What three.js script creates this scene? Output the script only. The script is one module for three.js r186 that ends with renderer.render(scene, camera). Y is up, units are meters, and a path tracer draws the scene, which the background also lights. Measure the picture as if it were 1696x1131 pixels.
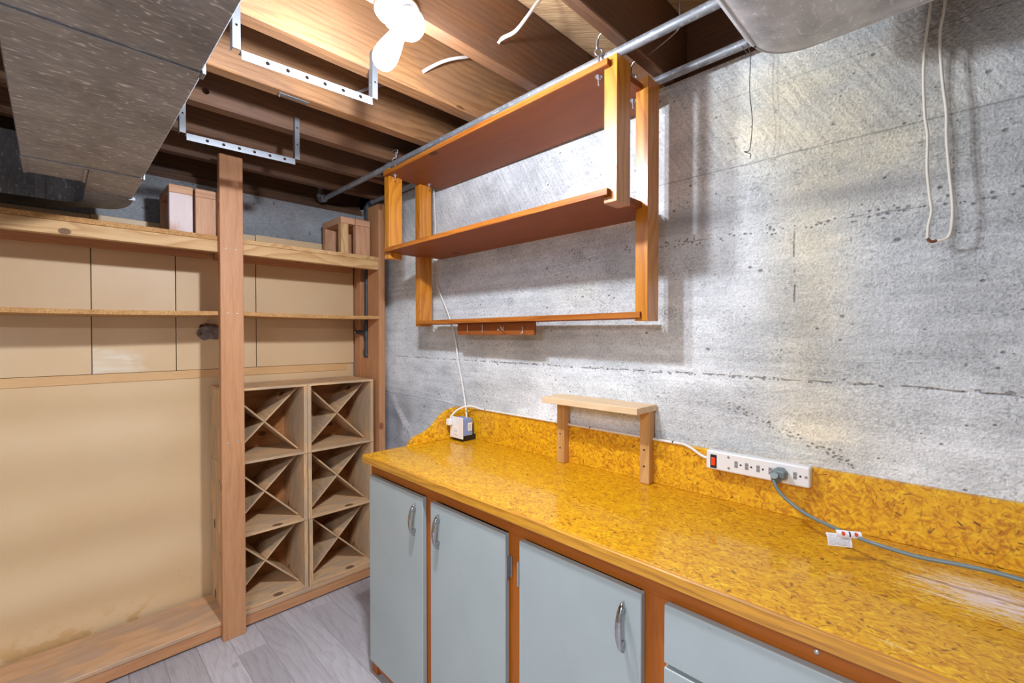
import * as THREE from 'three';
import { RoundedBoxGeometry } from 'three/addons/geometries/RoundedBoxGeometry.js';
import { mergeGeometries } from 'three/addons/utils/BufferGeometryUtils.js';
import { RectAreaLightUniformsLib } from 'three/addons/lights/RectAreaLightUniformsLib.js';

// ------------------------------------------------------------------ camera, light, exposure
const scene = new THREE.Scene();
scene.background = new THREE.Color(0x000000);
const camera = new THREE.PerspectiveCamera(2 * Math.atan(565.5 / 754.5) * 180 / Math.PI, 1696 / 1131, 0.02, 60);
camera.position.set(0, 1.4, 0);
camera.rotation.order = 'YXZ';
camera.rotation.set(-0.01378, -0.7887, 0);
const renderer = new THREE.WebGLRenderer({ antialias: true });
renderer.toneMapping = THREE.LinearToneMapping;
renderer.toneMappingExposure = 1.22;
renderer.shadowMap.enabled = true;
RectAreaLightUniformsLib.init();
const BULB_A = new THREE.Vector3(0.572, 2.10, -0.893), BULB_B = new THREE.Vector3(0.585, 2.09, -1.02);
const BULB_COLOR = 0xe8f0ff, BULB_ALL_ROUND = 1.4, BULB_AIMED = 2.8;      // candela at each bulb: all round, and an added spot aimed down-left
const UNSEEN_LIGHT_COLOR = 0xeaf0ff, UNSEEN_LIGHT = 62.0;  // lamp out of view to the left, lighting the wall and cabinet doors

// ------------------------------------------------------------------ numbers and noise
function rng(seed) { let a = seed >>> 0; return () => { a = (a + 0x6D2B79F5) | 0; let t = Math.imul(a ^ (a >>> 15), 1 | a); t = (t + Math.imul(t ^ (t >>> 7), 61 | t)) ^ t; return ((t ^ (t >>> 14)) >>> 0) / 4294967296; }; }
const hash = (x, y, s) => { let h = Math.imul(x, 374761393) + Math.imul(y, 668265263) + Math.imul(s, 1274126177); h = Math.imul(h ^ (h >>> 13), 1274126177); return ((h ^ (h >>> 16)) >>> 0) / 4294967296; };
function noise(x, y, px, py, s) {                                            // value noise, repeating after px and py cells
  const xi = Math.floor(x), yi = Math.floor(y), fx = x - xi, fy = y - yi;
  const m = (a, p) => ((a % p) + p) % p;
  const x0 = m(xi, px), x1 = m(xi + 1, px), y0 = m(yi, py), y1 = m(yi + 1, py);
  const u = fx * fx * (3 - 2 * fx), v = fy * fy * (3 - 2 * fy);
  const a = hash(x0, y0, s), b = hash(x1, y0, s), c = hash(x0, y1, s), d = hash(x1, y1, s);
  return a + (b - a) * u + (c - a) * v + (a - b - c + d) * u * v;
}
function fbm(x, y, px, py, s, oct = 4) { let f = 0, a = 0.5, n = 0; for (let i = 0; i < oct; i++) { f += a * noise(x, y, px, py, s + i * 17); n += a; a *= 0.5; x *= 2; y *= 2; px *= 2; py *= 2; } return f / n; }
const clamp = (x, a = 0, b = 1) => Math.min(b, Math.max(a, x));
const smooth = (a, b, x) => { const t = clamp((x - a) / (b - a)); return t * t * (3 - 2 * t); };
const mix = (a, b, t) => a + (b - a) * t;
const mix3 = (a, b, t) => [mix(a[0], b[0], t), mix(a[1], b[1], t), mix(a[2], b[2], t)];
const BIG = 1 << 20;

function dataTex(w, h, f, srgb) {
  const d = new Uint8Array(w * h * 4);
  for (let j = 0; j < h; j++) for (let i = 0; i < w; i++) { const c = f((i + 0.5) / w, (j + 0.5) / h, i, j), k = (j * w + i) * 4; d[k] = clamp(c[0], 0, 255); d[k + 1] = clamp(c[1], 0, 255); d[k + 2] = clamp(c[2], 0, 255); d[k + 3] = 255; }
  const t = new THREE.DataTexture(d, w, h); t.wrapS = t.wrapT = THREE.RepeatWrapping; t.magFilter = THREE.LinearFilter; t.minFilter = THREE.LinearFilter; t.needsUpdate = true;
  if (srgb) t.colorSpace = THREE.SRGBColorSpace;
  return t;
}

// ------------------------------------------------------------------ wood: one tile is WU metres along the grain and WV metres across it
const WU = 1.28, WV = 0.32;
function woodTex(seed, light, dark, o = {}) {
  const { rings = 9, wob = 1.0, streak = 0.35, contrast = 0.7, knots = 3, knotColor = [70, 38, 18], blotch = 0.25, grey = null, greyAmount = 0, w = 1024, h = 256 } = o;
  const r = rng(seed), K = [];
  for (let i = 0; i < knots; i++) K.push([r(), r(), 0.008 + 0.012 * r()]);
  return dataTex(w, h, (u, v) => {
    let bend = 0, core = 0;
    for (const [ku, kv, kr] of K) {
      let du = u - ku, dv = v - kv; du -= Math.round(du); dv -= Math.round(dv);
      const x = du * WU, y = dv * WV, q = Math.hypot(x * 0.45, y);
      bend += Math.sign(y) * 0.9 * Math.exp(-(q * q) / (kr * kr * 9)) * (1 - Math.exp(-Math.abs(y) / kr));
      const e = Math.hypot(x * 0.7, y) / kr; core = Math.max(core, smooth(1.1, 0.7, e) * (0.75 + 0.25 * Math.sin(e * 18)));
    }
    const warp = (fbm(u * 3, v * 2, 3, 2, seed + 5, 3) - 0.5) * wob * 2.2 + bend * 0.5;
    const t = v * rings + warp * 2 + (noise(u * 24, v * 20, 24, 20, seed + 7) - 0.5) * 0.12;
    let g = t - Math.floor(t); g = g < 0.8 ? g / 0.8 : (1 - g) / 0.2; g = g * g;
    const st = noise(u * 22, v * 150, 22, 150, seed + 9) * 0.6 + noise(u * 60, v * 256, 60, 256, seed + 11) * 0.4;
    const bl = fbm(u * 4, v * 3, 4, 3, seed + 13, 3) - 0.5;
    let k = clamp(contrast * g * 0.75 + streak * (st - 0.5) * 1.4 + blotch * bl * 2 + 0.12);
    let c = mix3(light, dark, k);
    if (grey) { const gk = greyAmount * smooth(0.35, 0.65, fbm(u * 9, v * 6, 9, 6, seed + 21, 4)); c = mix3(c, grey, gk); }
    return mix3(c, knotColor, core * 0.85);
  }, true);
}
const fineBump = dataTex(512, 512, (u, v) => { const n = noise(u * 40, v * 250, 40, 250, 3) * 150 + noise(u * 120, v * 120, 120, 120, 4) * 80; return [n, n, n]; });

function wood(seed, light, dark, o = {}, m = {}) {
  return new THREE.MeshStandardMaterial({ map: woodTex(seed, light, dark, o), roughness: 0.62, bumpMap: fineBump, bumpScale: 0.0006, ...m });
}
const M = {};
M.joistA = wood(11, [160, 116, 74], [112, 72, 40], { rings: 13, wob: 0.9, knots: 3, contrast: 0.6, streak: 0.5, blotch: 0.45, grey: [112, 84, 66], greyAmount: 0.35 });
M.joistB = wood(29, [118, 80, 50], [82, 52, 30], { rings: 15, wob: 0.6, knots: 2, contrast: 0.55, streak: 0.55, blotch: 0.45, grey: [92, 72, 64], greyAmount: 0.35 });
M.subfloor = wood(31, [206, 170, 126], [164, 120, 78], { rings: 7, streak: 0.8, knots: 2, contrast: 0.4 }, { roughness: 0.9, bumpScale: 0.002 });
M.stud = wood(41, [200, 144, 98], [168, 110, 70], { rings: 8, wob: 0.4, knots: 2, contrast: 0.32, streak: 0.45, knotColor: [120, 62, 34] }, { roughness: 0.55 });
M.rail = wood(47, [216, 176, 122], [176, 124, 70], { rings: 7, wob: 1.2, knots: 1, contrast: 0.7 });
M.baseboard = wood(53, [212, 170, 128], [172, 128, 86], { rings: 4, wob: 0.7, knots: 2, contrast: 0.4, streak: 0.45, grey: [160, 142, 128], greyAmount: 0.45 });
M.crate = wood(61, [226, 184, 134], [180, 140, 96], { rings: 7, wob: 0.9, knots: 2, contrast: 0.5, streak: 0.7, grey: [170, 152, 132], greyAmount: 0.5 }, { roughness: 0.8 });
M.crateBack = wood(67, [190, 134, 78], [146, 92, 48], { rings: 6, knots: 2, contrast: 0.5 }, { roughness: 0.7 });
M.crateEdge = wood(69, [200, 156, 102], [160, 114, 68], { rings: 12, knots: 0, contrast: 0.5 }, { roughness: 0.7 });
M.block = wood(71, [206, 158, 120], [174, 118, 80], { rings: 5, wob: 0.9, knots: 1, contrast: 0.5, streak: 0.5 });
M.blockWorn = wood(73, [208, 170, 148], [178, 130, 104], { rings: 4, knots: 1, contrast: 0.35, streak: 0.5, grey: [226, 214, 214], greyAmount: 0.75 });
M.varnish = new THREE.MeshPhysicalMaterial({ map: woodTex(83, [216, 140, 30], [172, 92, 12], { rings: 9, wob: 1.2, knots: 0, contrast: 0.75, streak: 0.3 }), roughness: 0.42, clearcoat: 1.0, clearcoatRoughness: 0.26, bumpMap: fineBump, bumpScale: 0.0003 });
M.edge = new THREE.MeshPhysicalMaterial({ map: woodTex(87, [186, 112, 40], [136, 70, 18], { rings: 16, wob: 0.5, knots: 0, contrast: 0.7, streak: 0.5 }), roughness: 0.5, specularIntensity: 0.6, clearcoat: 0.3, clearcoatRoughness: 0.3 });
M.varnishFlat = new THREE.MeshPhysicalMaterial({ map: woodTex(89, [150, 82, 34], [122, 60, 24], { rings: 3, wob: 0.8, knots: 1, contrast: 0.25, streak: 0.2 }), roughness: 0.6, specularIntensity: 0.5, clearcoat: 0.12, clearcoatRoughness: 0.3 });
M.faceFrame = new THREE.MeshPhysicalMaterial({ map: woodTex(97, [168, 90, 8], [130, 62, 4], { rings: 4, wob: 0.6, knots: 0, contrast: 0.3, streak: 0.35 }), roughness: 0.5, specularIntensity: 0.6, clearcoat: 0.25, clearcoatRoughness: 0.25 });
M.nosing = new THREE.MeshPhysicalMaterial({ map: woodTex(101, [214, 150, 34], [150, 94, 12], { rings: 14, wob: 0.5, knots: 0, contrast: 0.7, streak: 0.6 }), roughness: 0.4, clearcoat: 0.6, clearcoatRoughness: 0.2 });
M.palePine = wood(103, [232, 204, 164], [206, 168, 120], { rings: 5, wob: 0.7, knots: 1, contrast: 0.4, streak: 0.2 }, { roughness: 0.55 });
M.leg = wood(107, [212, 166, 106], [176, 126, 70], { rings: 6, wob: 0.4, knots: 0, contrast: 0.6 }, { roughness: 0.5 });

// floor boards: pale grey oak print
M.planks = [0, 1, 2].map((i) => wood(120 + i * 7, [[196, 192, 193], [186, 181, 182], [176, 171, 172]][i], [[160, 153, 154], [152, 145, 146], [146, 139, 140]][i], { rings: 9, wob: 1.1, knots: 1, contrast: 0.4, streak: 0.55, knotColor: [158, 148, 148] }, { roughness: 0.5, bumpScale: 0.0003 }));

// particle board, seen on shelf edges and faces
M.chip = new THREE.MeshStandardMaterial({ roughness: 0.75, map: dataTex(512, 512, (u, v) => { const n = noise(u * 128, v * 128, 128, 128, 7), k = noise(u * 256, v * 256, 256, 256, 8), b = fbm(u * 6, v * 6, 6, 6, 9, 3); let c = mix3([206, 158, 98], [164, 112, 58], clamp(n * 0.9 + (b - 0.5) * 0.5)); if (k > 0.86) c = mix3(c, [104, 66, 32], 0.6); return c; }, true) });

// amber flakeboard counter: canvas flakes, one sheet 2.4 m along by 0.6 m across, from z = FZ0
const FZ0 = -1.76, FW = 2.4, FH = 0.6;
function flakeTex(worn) {
  const W = 2048, H = 512, cv = document.createElement('canvas'); cv.width = W; cv.height = H;
  const c = cv.getContext('2d'), r = rng(worn ? 5 : 6), k = worn ? 1 : 1.25;
  c.fillStyle = worn ? 'rgb(212,152,8)' : 'rgb(232,172,18)'; c.fillRect(0, 0, W, H);
  const tones = [[228, 176, 16], [214, 158, 8], [198, 138, 6], [186, 122, 6], [232, 188, 36], [172, 104, 4]];
  const flake = (x, y, l, t, a, col, al) => { c.save(); c.translate(x, y); c.rotate(a); c.scale(k, k); c.fillStyle = `rgba(${col[0]},${col[1]},${col[2]},${al})`; c.beginPath(); c.moveTo(-l / 2, -t * 0.2); c.lineTo(-l * 0.2, -t / 2); c.lineTo(l / 2, -t * 0.3); c.lineTo(l * 0.4, t * 0.4); c.lineTo(-l * 0.4, t / 2); c.closePath(); c.fill(); c.restore(); };
  const ang = () => (r() + r() + r() - 1.5) * (worn ? 1.3 : 2.2);
  for (let i = 0; i < 24000; i++) flake(r() * W, r() * H, 6 + 18 * r(), 1.5 + 4.5 * r(), ang(), tones[(r() * 6) | 0].map((q) => worn ? q : q * 1.07), 0.35 + 0.4 * r());
  for (let i = 0; i < 13000 / k; i++) flake(r() * W, r() * H, 3 + 10 * r(), 0.7 + 1.1 * r(), ang(), [142, 78, 8], (worn ? 0.3 : 0.15) + 0.4 * r());
  for (let i = 0; i < (worn ? 3400 : 1100); i++) flake(r() * W, r() * H, 3 + 9 * r(), 0.8 + 2.2 * r() * r(), ang(), [84, 40, 8], 0.5 + 0.4 * r());
  for (let i = 0; i < (worn ? 170 : 40); i++) flake(r() * W, r() * H, 5 + 9 * r(), 3 + 4 * r(), ang(), [86, 44, 18], 0.55);
  if (worn) {                                                                 // pale streaks over the varnish beside the wall, and chips at the front edge
    const at = (z, x) => [(z - FZ0) / FW * W, (x - 0.86) / FH * H];
    const g = () => r() + r() + r() - 1.5;
    for (let i = 0; i < 900; i++) { const [x, y] = at(0.04 + 0.11 * g() , 1.225 + 0.08 * g()); flake(x, y, 12 + 30 * r(), 1.5 + 3.5 * r(), 0.25 * g(), [232, 214, 220], 0.2 + 0.2 * r()); }
    for (let i = 0; i < 130; i++) { const [x, y] = at(0.05 + 0.07 * g(), 1.2 + 0.05 * g()); flake(x, y, 8 + 20 * r(), 1 + 2.5 * r(), 0.25 * g(), [240, 232, 240], 0.3); }
    for (let i = 0; i < 14; i++) { const [x, y] = at(-0.10 + 0.05 * r(), 0.925 + 0.01 * r()); flake(x, y, 6 + 12 * r(), 1.5 + 2 * r(), 0.3 * g(), [236, 206, 160], 0.5); }
    { const [x, y] = at(-1.60, 0.985); flake(x, y, 14, 1.4, 0.9, [80, 44, 16], 0.8); }
  }
  const t = new THREE.CanvasTexture(cv); t.flipY = false; t.wrapS = t.wrapT = THREE.RepeatWrapping; t.colorSpace = THREE.SRGBColorSpace; t.magFilter = THREE.LinearFilter;
  return t;
}
const FLAKE_TOP = flakeTex(true), FLAKE_SPLASH = flakeTex(false);
const flakeRough = dataTex(512, 256, (u, v) => { const n = 60 + 70 * fbm(u * 10, v * 5, 10, 5, 77, 4); return [n, n, n]; });
const flakeBump = dataTex(512, 256, (u, v) => { const n = 255 * fbm(u * 24, v * 12, 24, 12, 78, 3); return [n, n, n]; });
M.flake = new THREE.MeshPhysicalMaterial({ map: FLAKE_TOP, roughness: 0.5, specularIntensity: 0.5, clearcoat: 0.45, clearcoatRoughness: 0.1, clearcoatNormalScale: new THREE.Vector2(1, 1), bumpMap: flakeBump, bumpScale: 0.0004 });
M.flakeSplash = new THREE.MeshPhysicalMaterial({ map: FLAKE_SPLASH, roughness: 0.5, clearcoat: 0.4, clearcoatRoughness: 0.3, bumpMap: flakeBump, bumpScale: 0.0004 });

// galvanized sheet with zinc flowers
const zinc = dataTex(1024, 1024, (u, v) => {
  const wx = (fbm(u * 20, v * 20, 20, 20, 31, 2) - 0.5) * 1.6, wy = (fbm(u * 20, v * 20, 20, 20, 37, 2) - 0.5) * 1.6;
  const n = noise(u * 110 + wx, v * 34 + wy, 110, 34, 33), b = fbm(u * 5, v * 5, 5, 5, 35, 4);
  let k = 146 + (b - 0.5) * 44 + (n - 0.5) * 24; if (n > 0.8) k += (n - 0.8) * 360;
  return [k - 1, k + 1, k + 5];
}, true);
const zincPale = dataTex(512, 512, (u, v) => { const n = noise(u * 40, v * 70, 40, 70, 43), b = fbm(u * 8, v * 8, 8, 8, 45, 4); const k = 134 + (b - 0.5) * 60 + (n > 0.75 ? 26 : 0); return [k, k + 2, k + 4]; }, true);
const zincLight = dataTex(512, 512, (u, v) => { const n = noise(u * 60, v * 34, 60, 34, 143), b = fbm(u * 8, v * 8, 8, 8, 145, 4); const k = 190 + (b - 0.5) * 60 + (n > 0.75 ? (n - 0.75) * 120 : 0); return [k - 1, k + 1, k + 4]; }, true);  // paler zinc map for the duct end at top right
const zincRough = dataTex(512, 512, (u, v) => { const n = 120 + 70 * fbm(u * 12, v * 20, 12, 20, 41, 4); return [n, n, n]; });
M.zinc = new THREE.MeshStandardMaterial({ map: zinc, metalness: 0.55, roughness: 0.75, roughnessMap: zincRough });
M.zincBright = new THREE.MeshStandardMaterial({ map: zincLight, metalness: 0.3, roughness: 0.5 });
M.zincDark = new THREE.MeshStandardMaterial({ color: 0x8c8e90, map: zincPale, metalness: 0.35, roughness: 0.55 });  // pipe zinc tinted darker, for the corner drop and valve
M.zincPipe = new THREE.MeshStandardMaterial({ map: zincPale, metalness: 0.35, roughness: 0.5 });
M.bracket = new THREE.MeshStandardMaterial({ color: 0x84878a, metalness: 0.7, roughness: 0.5 });
M.chrome = new THREE.MeshStandardMaterial({ color: 0xb4b4b6, metalness: 1, roughness: 0.16 });
M.steel = new THREE.MeshStandardMaterial({ color: 0xb9b9bb, metalness: 0.9, roughness: 0.35 });
M.wire = new THREE.MeshStandardMaterial({ color: 0x55504a, metalness: 0.6, roughness: 0.6 });
M.doorPaint = new THREE.MeshPhysicalMaterial({ roughness: 0.45, map: dataTex(512, 512, (u, v) => { const b = fbm(u * 5, v * 5, 5, 5, 51, 4), s = noise(u * 18, v * 200, 18, 200, 52); let c = mix3([157, 166, 163], [170, 179, 176], b); if (s > 0.985) c = mix3(c, [130, 136, 140], 0.5); return c; }, true), clearcoat: 0.25, clearcoatRoughness: 0.35 });
M.cream = new THREE.MeshStandardMaterial({ roughness: 0.5, map: dataTex(1024, 1024, (u, v) => {
  const b = fbm(u * 4, v * 4, 4, 4, 55, 4), s = noise(u * 90, v * 90, 90, 90, 56), big = noise(u * 260, v * 260, 260, 260, 57);
  let c = mix3([214, 180, 134], [226, 196, 152], b); if (big > 0.992) c = mix3(c, [120, 86, 52], 0.6); return mix3(c, [214, 184, 142], 0.15 * s); }, true) });
M.creamLow = new THREE.MeshStandardMaterial({ roughness: 0.5, map: dataTex(1024, 1024, (u, v) => {            // the tall sheet: yellowed, spattered and stained along its foot
  const b = fbm(u * 4, v * 4, 4, 4, 155, 4), y = v * 1.225, big = noise(u * 300, v * 260, 300, 260, 157), f = fbm(u * 16, v * 16, 16, 16, 158, 4), g = noise(u * 150, v * 150, 150, 150, 159);
  let c = mix3([214, 178, 130], [226, 196, 152], b);
  const foot = smooth(0.34, 0.1, y), edge = smooth(0.20, 0.09, y + 0.16 * (f - 0.5));
  c = mix3(c, [192, 142, 78], edge * smooth(0.45, 0.6, f) * 0.55);
  if (big > 0.993 - 0.03 * foot && g > 0.5) c = mix3(c, [112, 80, 48], 0.7);
  return c; }, true) });
M.creamSmear = new THREE.MeshStandardMaterial({ roughness: 0.45, map: dataTex(512, 1024, (u, v) => {            // the sheet with a smear of white paint near its lower left corner
  const b = fbm(u * 2, v * 4, 2, 4, 255, 4), f = fbm(u * 9, v * 18, 9, 18, 258, 4), st = noise(u * 5 + v * 9, v * 80, BIG, BIG, 259);
  let c = mix3([214, 180, 134], [226, 196, 152], b);
  const sm = smooth(0.62, 0.4, u + 0.35 * (f - 0.5)) * smooth(0.19, 0.11, v + 0.08 * (f - 0.5) - u * 0.02);
  return mix3(c, [234, 222, 200], sm * (0.35 + 0.55 * st)); }, true) });
M.bareStrip = wood(59, [222, 178, 122], [204, 154, 98], { rings: 2, knots: 0, contrast: 0.3, streak: 0.35 }, { roughness: 0.6 });
M.white = new THREE.MeshPhysicalMaterial({ color: 0xeceae6, roughness: 0.35, clearcoat: 0.3, clearcoatRoughness: 0.3 });
M.cableWhite = new THREE.MeshStandardMaterial({ color: 0xe6e2da, roughness: 0.5 });
M.cableOld = new THREE.MeshStandardMaterial({ color: 0xe8e2d2, roughness: 0.6 });
M.slot = new THREE.MeshStandardMaterial({ color: 0x9a9a98, roughness: 0.5 });
M.bakelite = new THREE.MeshStandardMaterial({ color: 0x1b1b1c, roughness: 0.6 });
M.black = new THREE.MeshStandardMaterial({ color: 0x1c1b1c, roughness: 0.5 });
M.redSwitch = new THREE.MeshStandardMaterial({ color: 0xd83a1a, roughness: 0.25, emissive: 0xff3a10, emissiveIntensity: 0.25 });
M.greyCord = new THREE.MeshStandardMaterial({ color: 0x6f7c7b, roughness: 0.4 });
M.blueBox = new THREE.MeshStandardMaterial({ color: 0x8499c8, roughness: 0.45 });
M.rust = new THREE.MeshStandardMaterial({ color: 0x7a4a2c, roughness: 0.9 });
M.nailHead = new THREE.MeshStandardMaterial({ color: 0xc9c2ba, metalness: 0.7, roughness: 0.4 });
M.mortar = new THREE.MeshStandardMaterial({ roughness: 0.95, map: dataTex(256, 256, (u, v) => { const b = fbm(u * 10, v * 10, 10, 10, 61, 4); return mix3([96, 84, 80], [150, 138, 132], b); }, true) });

// ------------------------------------------------------------------ concrete: one sheet for the right-hand wall, CZ0..CZ0+3.2 m along it and CY0..CY0+1.6 m up it
const CZ0 = -2.9, CY0 = 0.66, CW = 3.2, CH = 1.6;
const pits = []; { const r = rng(91); for (let i = 0; i < 520; i++) pits.push([CZ0 + CW * r(), CY0 + CH * r(), 0.0012 + 0.0035 * r() * r()]); for (let i = 0; i < 150; i++) pits.push([-2.35 + 2.5 * r(), 1.277 + 0.007 * (r() - 0.5), 0.0015 + 0.0028 * r() * r()]); for (let i = 0; i < 60; i++) pits.push([-0.5 + 0.3 * r() + (r() - 0.5) * 0.02, 0, 0.0012 + 0.0014 * r()]); for (let i = 460; i < pits.length; i++) if (pits[i][1] === 0) pits[i][1] = 1.19 - (pits[i][0] + 0.5) * 0.38 + (r() - 0.5) * 0.02; for (let i = 0; i < 90; i++) pits.push([-0.85 + 1.0 * r(), 1.695 + (r() - 0.5) * 0.03, 0.0012 + 0.0018 * r()]); }
const pitGrid = new Map(); for (const p of pits) { const k = Math.floor(p[0] / 0.05) + ',' + Math.floor(p[1] / 0.05); if (!pitGrid.has(k)) pitGrid.set(k, []); pitGrid.get(k).push(p); }
function pitAt(z, y) { let d = 0; const a = Math.floor(z / 0.05), b = Math.floor(y / 0.05); for (let i = -1; i <= 1; i++) for (let j = -1; j <= 1; j++) { const L = pitGrid.get((a + i) + ',' + (b + j)); if (L) for (const [pz, py, pr] of L) { const q = Math.hypot((z - pz) * 0.7, y - py) / pr; if (q < 1.3) d = Math.max(d, smooth(1.3, 0.6, q)); } } return d; }
const spot = (z, y, cz, cy, rz, ry) => Math.exp(-((z - cz) ** 2) / (rz * rz) - ((y - cy) ** 2) / (ry * ry));
function jointLine(z, y) {                                                    // the marks of the form boards: thin steps, cold joints
  const j = (y0, w, a, b) => smooth(w, w * 0.3, Math.abs(y - y0 - 0.003 * (noise(z * 9, y0 * 50, BIG, BIG, 5) - 0.5))) * smooth(a, a + 0.03, z) * smooth(b, b - 0.03, z);
  let d = 0.7 * j(1.895, 0.0016, -2.5, 0.4) + 0.4 * j(2.1, 0.0014, -0.62, 0.4);
  const rag = noise(z * 60, 3, BIG, BIG, 6);
  d = Math.max(d, j(1.277 + 0.006 * (noise(z * 14, 1, BIG, BIG, 8) - 0.5), 0.0024, -2.4, 0.4) * smooth(0.4, 0.75, rag));
  d = Math.max(d, j(1.693 + 0.014 * (noise(z * 7, 9, BIG, BIG, 8) - 0.5), 0.002, -0.9, 0.3) * smooth(0.55, 0.85, noise(z * 25, 5, BIG, BIG, 6)) * 0.7);
  d = Math.max(d, j(1.056 - 0.03 * smooth(-2.0, -1.6, z), 0.0022, -2.6, -1.5) * 0.6);
  const vx = smooth(0.003, 0.001, Math.abs(z + 0.329 - 0.003 * (noise(y * 40, 2, BIG, BIG, 4) - 0.5))) * smooth(1.48, 1.5, y) * smooth(1.7, 1.67, y) * smooth(0.3, 0.6, noise(y * 40, 7, BIG, BIG, 3));
  return Math.max(d, vx * 0.9);
}
const KNOTS = [[-1.052, 1.701, 0.022], [-0.902, 1.644, 0.03], [-1.422, 1.547, 0.02], [-0.608, 1.624, 0.024], [-0.693, 1.475, 0.022], [-1.87, 1.662, 0.02], [-1.296, 2.067, 0.03]];
const CN = { w: 2048, h: 1024 };
const reliefRow = new Float32Array(CN.w * CN.h);
const concreteMap = dataTex(CN.w, CN.h, (u, v, i, jj) => {
  const z = CZ0 + CW * u, y = CY0 + CH * v;
  const big = fbm(z * 1.7, y * 2.2, BIG, BIG, 101, 4), mid = fbm(z * 9, y * 14, BIG, BIG, 105, 4), fine = noise(z * 260, y * 260, BIG, BIG, 109), grit = noise(z * 620, y * 620, BIG, BIG, 110);
  const board = noise(z * 3, y * 70, BIG, BIG, 113), trowel = noise((z + y * 0.6) * 150, (y - z * 0.6) * 9, BIG, BIG, 117);
  const up = smooth(1.86, 1.93, y);
  let L = 213 + (big - 0.5) * 66 + (mid - 0.5) * 48 + (fine - 0.5) * 26 + (grit - 0.5) * 34 + (board - 0.5) * 16 * (1 - up) + (noise(z * 34, y * 330, BIG, BIG, 114) - 0.5) * 13 * (1 - up) + (trowel - 0.5) * 24 * up;
  const lift = smooth(1.281, 1.273, y), midShade = smooth(1.273, 1.281, y) * smooth(1.697, 1.689, y) * smooth(0.35, 0.6, mid + 0.5 * (z + 0.75)); L += 8 * lift - 4 * midShade;   // lowest pour paler; band above painted darker to offset the strong bulb light
  let c = [L, L + 0.5, L + 2];
  L -= 26 * smooth(0.66, 0.84, noise(z * 190, y * 260, BIG, BIG, 141)) * smooth(0.35, 0.6, fbm(z * 14, y * 20, BIG, BIG, 143, 3)); c = [L - 1, L + 3, L + 3];
  const warm = clamp(spot(z, y, -0.3, 1.55, 0.09, 0.35) * 0.8 + spot(z, y, -0.33, 2.02, 0.25, 0.16) * 1.0 + spot(z, y, -0.15, 1.85, 0.16, 0.14) * 0.55 + spot(z, y, -0.27, 1.15, 0.13, 0.12) * 0.55 + spot(z, y, -1.05, 1.56, 0.2, 0.06) * 0.35 + spot(z, y, -2.2, 1.85, 0.25, 0.2) * 0.25) * (0.45 + 1.0 * mid);
  c = mix3(c, [L * 1.03, L * 0.99, L * 0.87], clamp(warm));
  const stain = clamp(spot(z, y, -0.05, 2.08, 0.09, 0.07) * 0.85 + spot(z, y, 0.0, 2.17, 0.16, 0.06) * 0.6) * smooth(0.4, 0.65, 0.55 * mid + 0.45 * fine + 0.08);
  c = mix3(c, [118, 98, 82], stain * 0.55);
  const damp = clamp(spot(z, y, -0.62, 1.765, 0.13, 0.035) + spot(z, y, -0.2, 1.76, 0.2, 0.03) * 0.7 + spot(z, y, -1.5, 1.95, 0.3, 0.03) * 0.5 + spot(z, y, -2.3, 0.95, 0.12, 0.12) * 0.9 + spot(z, y, -0.6, 1.2, 0.1, 0.03) * 0.3 + spot(z, y, -0.75, 1.97, 0.06, 0.13) * 0.6);
  c = mix3(c, [124, 124, 126], damp * clamp(0.25 + 0.9 * mid) * 0.8);
  const dz = z + 2.44, ridge = 1.06 - dz * 0.95, eff = smooth(0.05, 0.012, Math.abs(y - ridge + 0.02 * (mid - 0.5))) * smooth(-2.5, -2.43, z) * smooth(-2.0, -2.2, z) + spot(z, y, -2.27, 0.84, 0.05, 0.06) * 0.9;
  const below = smooth(0.0, -0.05, y - ridge) * smooth(-2.05, -2.2, z) * smooth(0.6, 0.75, y);
  c = mix3(c, [122, 124, 132], below * 0.6 * clamp(0.2 + mid * 1.2));
  c = mix3(c, [232, 232, 232], clamp(eff) * smooth(0.42, 0.55, 0.5 * mid + 0.3 * fine + 0.2 * grit));
  const scratch = smooth(0.006, 0.002, Math.abs(z + 0.455 + (y - 1.75) * -0.12)) * smooth(1.7, 1.74, y) * smooth(1.86, 1.8, y) * 0.5;
  c = mix3(c, [226, 226, 226], scratch);
  const jl = jointLine(z, y), pt = pitAt(z, y), hole = Math.max(jl * 0.5, pt * 0.55);
  let knot = 0; for (const [kz, ky, kr] of KNOTS) { const q = Math.hypot(z - kz, (y - ky) * 1.1) / kr; if (q < 1.6) knot = Math.max(knot, smooth(1.6, 0.9, q) * (0.5 + 0.5 * Math.sin(q * 14 + 3 * mid)) * smooth(0.35, 0.6, fine * 0.5 + mid * 0.6)); }
  c = mix3(c, [L * 0.72, L * 0.72, L * 0.71], knot * 0.7);
  const flake = smooth(0.62, 0.75, noise(z * 34, y * 46, BIG, BIG, 121)) * smooth(0.5, 0.62, mid);
  reliefRow[jj * CN.w + i] = 150 + (mid - 0.5) * 70 + (fine - 0.5) * 42 + (grit - 0.5) * 46 + (trowel - 0.5) * 26 * up + (board - 0.5) * 12 - jl * 80 - pt * 80 - flake * 12 - knot * 40;
  return mix3(c, [84, 82, 80], hole);
}, true);
const concreteBump = dataTex(CN.w, CN.h, (u, v, i, j) => { const k = reliefRow[j * CN.w + i]; return [k, k, k]; });
M.concrete = new THREE.MeshStandardMaterial({ map: concreteMap, bumpMap: concreteBump, bumpScale: 0.007, roughness: 0.9 });
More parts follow.
